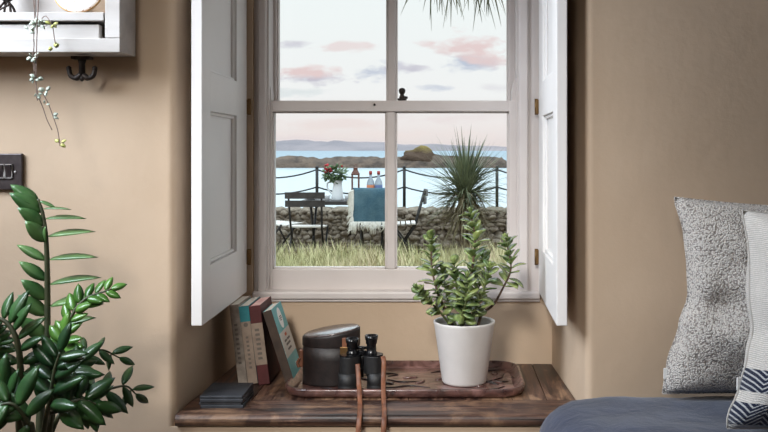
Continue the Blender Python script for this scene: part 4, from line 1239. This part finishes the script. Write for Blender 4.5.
# lantern
lx, lY = X(355.5, tY-.1), tY-.1
ln = thing('lantern', 'brown lantern with glass sides standing on the garden table', 'lantern', (lx, lY, tz))
hw = .036; hl = Z(175, lY)-tz
b = mb(M['lanternwood']); b.box(lx-hw-.006, lx+hw+.006, lY-hw-.006, lY+hw+.006, tz, tz+.02, .002)
part(b, 'base', None, ln)
for sx in (-1, 1):
    for sy in (-1, 1): part(mb(M['lanternwood']).box(lx+sx*hw-.006, lx+sx*hw+.006, lY+sy*hw-.006, lY+sy*hw+.006, tz+.02, tz+hl), 'post', None, ln)
b = mb(M['lanternwood']).box(lx-hw-.008, lx+hw+.008, lY-hw-.008, lY+hw+.008, tz+hl, tz+hl+.016, .002)
b.lathe([(.046, hl+.016), (.024, hl+.055), (.024, hl+.075), (.03, hl+.078), (0, hl+.09)], (lx, lY, tz), 4, smooth=False)
b.tube([(lx+.018*math.cos(a*PI/8), lY, tz+hl+.088+.03*math.sin(a*PI/8)) for a in range(9)], .003, 5)
part(b, 'roof', None, ln)
part(mb(M['glass']).box(lx-hw+.007, lx+hw-.007, lY-hw-.001, lY-hw+.002, tz+.022, tz+hl-.002), 'glass_side', None, ln)
part(mb(M['candle']).lathe([(.018, .02), (.018, .09), (0, .092)], (lx, lY, tz), 14), 'candle', None, ln)

# two bottles
def bottle(px, label, lab):
    Yb = tY-.12; x = X(px, Yb)
    root = thing('bottle', label, 'bottle', (x, Yb, tz), 'bottles on the garden table')
    part(mb(M['bottleglass']).lathe([(0, 0), (.040, 0), (.043, .004), (.043, .18), (.036, .215), (.016, .25), (.014, .305), (.016, .307), (.016, .318), (0, .318)], (x, Yb, tz), 20), 'body', None, root)
    part(mb(M[lab]).lathe([(.0435, .08), (.0438, .082), (.0438, .17), (.0435, .172)], (x, Yb, tz), 20, cap=False), 'label_band', None, root)
    part(mb(M['bottlecap']).lathe([(.0172, .285), (.0172, .324), (0, .326)], (x, Yb, tz), 14), 'cap', None, root)
bottle(370.6, 'glass bottle with an orange label on the table, nearer the lantern', 'labelorange')
bottle(378.6, 'glass bottle with a blue and cream label, right of the orange labelled one', 'labelblue')
# cups and dish
cup0 = None
for i, (px, yy, lab) in enumerate(((327.3, tY-.16, 'small white cup on the garden table left of the jug'), (347.2, tY-.16, 'small white cup on the garden table between jug and lantern'))):
    x = X(px, yy)
    if cup0 is None:
        root = thing('cup', lab, 'cup', (x, yy, tz), 'cups on the garden table')
        mb(M['enamel']).lathe([(0, 0), (.022, 0), (.030, .05), (.032, .066), (.029, .066), (.026, .05), (.02, .006), (0, .006)], (0, 0, 0), 18).build('body', parent=root)
        mb(M['enamel']).tube(smoothpath([(.028, 0, .055), (.046, 0, .05), (.044, 0, .025), (.024, 0, .018)], 4), .004, 6).build('handle', parent=root)
        cup0 = root
    else:
        c = copy_tree(cup0); c.location = (x, yy, tz); c['label'] = lab
sbx, sby = X(307, tY), tY
sb = thing('salad_bowl', 'low white bowl of greens on the table behind the left chair', 'bowl', (X(311, tY), tY, tz))
sbx = X(311, tY)
part(mb(M['enamel']).lathe([(0, 0), (.04, 0), (.07, .03), (.085, .05), (.080, .05), (.06, .025), (0, .015)], (sbx, sby, tz), 24), 'bowl', None, sb)
b = mb(M['bush'])
for k in range(40):
    a = rngf.uniform(0, 6.28); r = rngf.uniform(0, .055); b.leaf((sbx+r*math.cos(a), sby+r*math.sin(a), tz+.03), (math.cos(a), math.sin(a), rngf.uniform(.5, 1.5)), (0, 0, 1), .05, .03, .1, .2, 4, .002)
part(b, 'greens', None, sb)

# stones lying about at the foot of the wall
for i, (px, py, Y, r, mt, lab) in enumerate(((441, 230, 9.8, (.13, .1, .085), 'palestone', 'white boulder in the grass behind the jade plant'),
        (377, 243, 9.15, (.20, .14, .10), 'stone', 'dark rough stone at the edge of the grass below the blanket'),
        (407, 243, 9.0, (.15, .12, .10), 'stone', 'brown rough stone in the grass just right of the middle bar'),
        (336, 246, 9.1, (.11, .1, .07), 'stone', 'small rough stone in the grass left of the dark stone'),
        (296, 244, 9.2, (.16, .1, .06), 'palestone', 'flat pale stone in the grass in front of the left chair'))):
    c = at(px, py, Y); c.z = max(c.z, GZ+r[2]*.6)
    c.z = GZ+r[2]*.75
    o = mb(M[mt]).blob(c, r, 3, .35, 1.7, i*3.7).build('boulder', origin=(c.x, c.y, GZ)); tag(o, lab, 'stone')

# grass
rng = random.Random(21)
b = mb(M['grass'])
for k in range(19000):
    Y = rng.uniform(7.0, 9.35)
    x = rng.uniform((90-445)/F*Y, (620-445)/F*Y)
    h = rng.uniform(.16, .36)*(1+.5*noise.noise(V((x*1.3, Y*1.3, 0))))*(1.15 if Y < 8.6 else .95)
    a = rng.uniform(0, 6.28); lean = rng.uniform(.05, .6); w = rng.uniform(.004, .008)
    p = V((x, Y, GZ)); s = V((math.cos(a+1.57), math.sin(a+1.57), 0))*w; d = V((math.cos(a), math.sin(a), 0))*h*lean
    v = [b.bm.verts.new(q) for q in (p-s, p+s, p+s*.8+d*.35+V((0, 0, h*.6)), p-s*.8+d*.35+V((0, 0, h*.6)), p+d+V((0, 0, h)))]
    b._paint([b.bm.faces.new(v[:4]), b.bm.faces.new([v[3], v[2], v[4]])])
tag(b.build('grass'), 'dry yellow green grass growing below the window', 'grass', kind='stuff')

# cordyline palm behind the jade plant
def sword(b, base, d, L, w, droop, n=7, rg=random):
    d = V(d).normalized(); pts = []
    p = V(base); v = d.copy()
    for i in range(n+1):
        pts.append(p.copy()); p = p+v*(L/n); v = (v+V((0, 0, -droop/n))).normalized()
    s = d.cross(V((0, 0, 1)))
    if s.length < .05: s = V((rg.uniform(-1, 1), rg.uniform(-1, 1), 0))
    s.normalize(); prev = None; fs = []
    for i, q in enumerate(pts):
        t = i/n; ww = w*(.55+.45*math.sin(PI*min(1, t*1.6)))*(1-t**3)+.0006
        tg = (pts[min(i+1, n)]-pts[max(i-1, 0)]).normalized(); nn = s.cross(tg).normalized()
        cur = [b.bm.verts.new(q-s*ww), b.bm.verts.new(q-nn*ww*.35), b.bm.verts.new(q+s*ww), b.bm.verts.new(q+nn*ww*.02)]
        if prev:
            for a in range(4): fs.append(b.bm.faces.new([prev[a], prev[(a+1) % 4], cur[(a+1) % 4], cur[a]]))
        prev = cur
    b._paint(fs, True)
rng = random.Random(31)
gY = 9.2
cx_ = X(465, gY); ccz = Z(195, gY)
pm = thing('cordyline_palm', 'spiky palm with a round head of sword leaves growing before the stone wall', 'palm', (cx_, gY, GZ))
tk = smoothpath([(cx_+.03, gY, GZ), (cx_+.02, gY, GZ+.25), (cx_+.0, gY, ccz-.1), (cx_, gY, ccz+.05)], 5)
part(mb(M['trunk']).tube(tk, [.085]*6+[.07]*(len(tk)-6), 12), 'trunk', None, pm)
b = mb(M['palm'])
for k in range(330):
    a = rng.uniform(0, 2*PI); el = math.radians(90-rng.uniform(0, 1)**.75*85) if rng.random() < .85 else math.radians(rng.uniform(-25, 20))
    d = V((math.cos(a)*math.cos(el), math.sin(a)*math.cos(el), math.sin(el)))
    L = rng.uniform(.38, .60)*(1.08 if el > .9 else 1.0)
    sword(b, V((cx_, gY, ccz+rng.uniform(-.08, .1)))+d*.04, d, L, rng.uniform(.008, .013), rng.uniform(.05, .35)+(.4 if el < .3 else 0), 6, rng)
part(b, 'leaves', None, pm)
b = mb(M['palm'])
b.m(M['palmdead'])
for k in range(240):
    a = rng.uniform(0, 2*PI); d = V((math.cos(a)*.7, math.sin(a)*.7, -1 if rng.random() < .6 else .1))
    z0 = rng.uniform(ccz-.30, ccz+.04)
    sword(b, V((cx_+.12*math.cos(a), gY+.12*math.sin(a), z0)), d, rng.uniform(.22, .4), rng.uniform(.008, .012), .5, 5, rng)
o = part(b, 'dry_leaf_skirt', None, pm); o['label'] = 'dry hanging leaves on the trunk'

# second palm overhead, only its drooping leaf tips come into the window
oY = 4.2
hc = at(463, -50, oY)
op = thing('overhanging_palm', 'palm leaning over the window, its leaf tips hanging at the top of the pane', 'palm', (.95, oY, GZ))
tk = smoothpath([(.95, oY, GZ), (.90, oY, .5), (.74, oY, 1.2), (.46, oY, 1.72), (hc.x, oY, hc.z)], 6)
part(mb(M['trunk']).tube(tk, [.075]*(len(tk)-6)+[.06]*6, 12), 'trunk', None, op)
b = mb(M['palm'])
for k in range(190):
    a = rng.uniform(0, 2*PI); el = math.radians(rng.uniform(-88, 60))
    d = V((math.cos(a)*math.cos(el), math.sin(a)*math.cos(el)*.8, math.sin(el)))
    sword(b, hc+d*.03+V((rng.uniform(-.16, .16), rng.uniform(-.1, .1), rng.uniform(-.03, .05))), d, rng.uniform(.25, .35), rng.uniform(.005, .009), rng.uniform(.1, .5), 7, rng)
part(b, 'leaves', None, op)

# ------------------------------------------------------------------ sky
world = bpy.data.worlds.new('sky'); scene.world = world; world.use_nodes = True
nt = world.node_tree; nt.nodes.clear(); t = NT(nt)
tc = nt.nodes.new('ShaderNodeTexCoord'); sp = nt.nodes.new('ShaderNodeSeparateXYZ'); nt.links.new(tc.outputs['Generated'], sp.inputs[0])
dx, dy, dz = sp.outputs
inv = t.math('DIVIDE', 1.0, t.math('MAXIMUM', dy, 0.08))
u = t.math('MULTIPLY', dx, inv); v = t.math('MULTIPLY', dz, inv)
nz = nt.nodes.new('ShaderNodeTexNoise'); cv = nt.nodes.new('ShaderNodeCombineXYZ')
t.put(cv, 0, t.math('MULTIPLY', u, 1.0)); t.put(cv, 1, t.math('MULTIPLY', v, 2.6)); nt.links.new(cv.outputs[0], nz.inputs['Vector'])
nz.inputs['Scale'].default_value = 22; nz.inputs['Detail'].default_value = 6; nz.inputs['Roughness'].default_value = .6
nf = t.math('SUBTRACT', nz.outputs[0], 0.5)
SKYS = 1.0
grad = t.ramp(t.math('MULTIPLY', dz, 2.0, clamp=True), [(0.0, (.86, .76, .75)), (0.05, (.93, .86, .85)), (.12, (.96, .955, .96)), (.3, (.95, .99, .995)), (1.0, (.80, .92, 1.0))])
col = grad
def cloud(px, py, rx, ry, c, amt, hard=0.7, dist=1.3):
    global col
    rx *= 1.3; ry *= 1.4; amt = min(1, amt*1.2)
    cu, cvv = (px-445)/F, (150-py)/F
    a = t.math('DIVIDE', t.math('SUBTRACT', u, cu), rx/F); bq = t.math('DIVIDE', t.math('SUBTRACT', v, cvv), ry/F)
    r2 = t.math('SQRT', t.math('ADD', t.math('MULTIPLY', a, a), t.math('MULTIPLY', bq, bq)))
    r2 = t.math('SUBTRACT', r2, t.math('MULTIPLY', nf, dist*3))
    f = t.math('MULTIPLY', t.math('SUBTRACT', 1.0, r2), 1/hard, clamp=True)
    f = t.math('MULTIPLY', f, amt)
    col = t.mix(f, col, (*c, 1))
PK, PU, BL = (.84, .66, .66), (.56, .53, .64), (.55, .60, .73)
cloud(312, 79, 34, 6, PU, .75, .8); cloud(308, 73, 30, 6, PK, .85, .8)
cloud(378, 72, 20, 8, BL, .75, .8); cloud(398, 68, 22, 4, PU, .45)
cloud(468, 63, 30, 7, BL, .8, .8); cloud(478, 48, 36, 10, PK, .8, .8); cloud(495, 60, 22, 6, PK, .6)
cloud(437, 87, 14, 3, BL, .5); cloud(345, 46, 26, 4, PK, .5); cloud(297, 44, 16, 3, PU, .5); cloud(420, 68, 16, 3, PU, .4)
cloud(300, 92, 30, 4, (.72, .78, .80), .5); cloud(492, 88, 18, 3, (.80, .78, .82), .5)
cloud(330, 124, 70, 5, (.90, .78, .76), .6, .9); cloud(455, 118, 50, 5, (.88, .78, .78), .6, .9); cloud(380, 134, 120, 4, (.93, .82, .80), .6, .9)
cloud(300, 140, 60, 4, (.86, .76, .78), .5, .9)
# a bright overcast zenith lights the garden
stg = t.math('MULTIPLY_ADD', t.math('SMOOTH_MIN', t.math('MAXIMUM', t.math('SUBTRACT', dz, .22), 0.0), .6, .1), 4.6, 1.0)
bg = nt.nodes.new('ShaderNodeBackground'); t.put(bg, 0, col); t.put(bg, 1, stg)
wo = nt.nodes.new('ShaderNodeOutputWorld'); nt.links.new(bg.outputs[0], wo.inputs[0])

# ------------------------------------------------------------------ lights: daylight from the left window, plus two added fills
def area(name, loc, target, sx, sy, power, col):
    l = bpy.data.lights.new(name, 'AREA'); l.shape = 'RECTANGLE'; l.size = sx; l.size_y = sy; l.energy = power; l.color = col
    o = bpy.data.objects.new(name, l); COL.objects.link(o); o.location = loc
    o.rotation_euler = (V(target)-V(loc)).to_track_quat('-Z', 'Y').to_euler(); return o
def spot(name, loc, target, angle, power, col, rad):
    l = bpy.data.lights.new(name, 'SPOT'); l.energy = power; l.color = col; l.spot_size = math.radians(angle); l.spot_blend = 1.0; l.shadow_soft_size = rad
    o = bpy.data.objects.new(name, l); COL.objects.link(o); o.location = loc
    o.rotation_euler = (V(target)-V(loc)).to_track_quat('-Z', 'Y').to_euler(); return o
spot('recess_fill_spot', (-.6, -.9, 2.2), (-.06, 2.03, .48), 23, 380, (1.0, .98, .94), .30)  # added spot that fills the window recess, no lamp stands there
area('left_window_daylight', (XL+.02, (WY0+WY1)/2, (WZ0+WZ1)/2), (-.2, 1.5, .8), .62, .95, 37, (.90, 1.0, 1.13))
area('rear_fill_light', (.9, YBK+.02, 1.5), (.2, 1.6, .7), 1.2, 1.1, 6, (1.0, .88, .74))  # added warm fill from behind, the back wall has no opening

# ------------------------------------------------------------------ camera
cam = bpy.data.cameras.new('camera'); co = bpy.data.objects.new('camera', cam); COL.objects.link(co)
co.location = (0, 0, CAMZ); co.rotation_euler = (PI/2, 0, 0)
cam.sensor_width = 36; cam.lens = F/768*36; cam.shift_x = -61/768; cam.shift_y = -66/768
cam.clip_start = .05; cam.clip_end = 20000
scene.camera = co
vs = scene.view_settings; vs.view_transform = 'Standard'; vs.look = 'None'; vs.exposure = 0; vs.gamma = 1; vs.use_curve_mapping = False
scene.cycles.use_denoising = True
scene.cycles.max_bounces = 10; scene.cycles.transparent_max_bounces = 16
scene.cycles.sample_clamp_indirect = 6
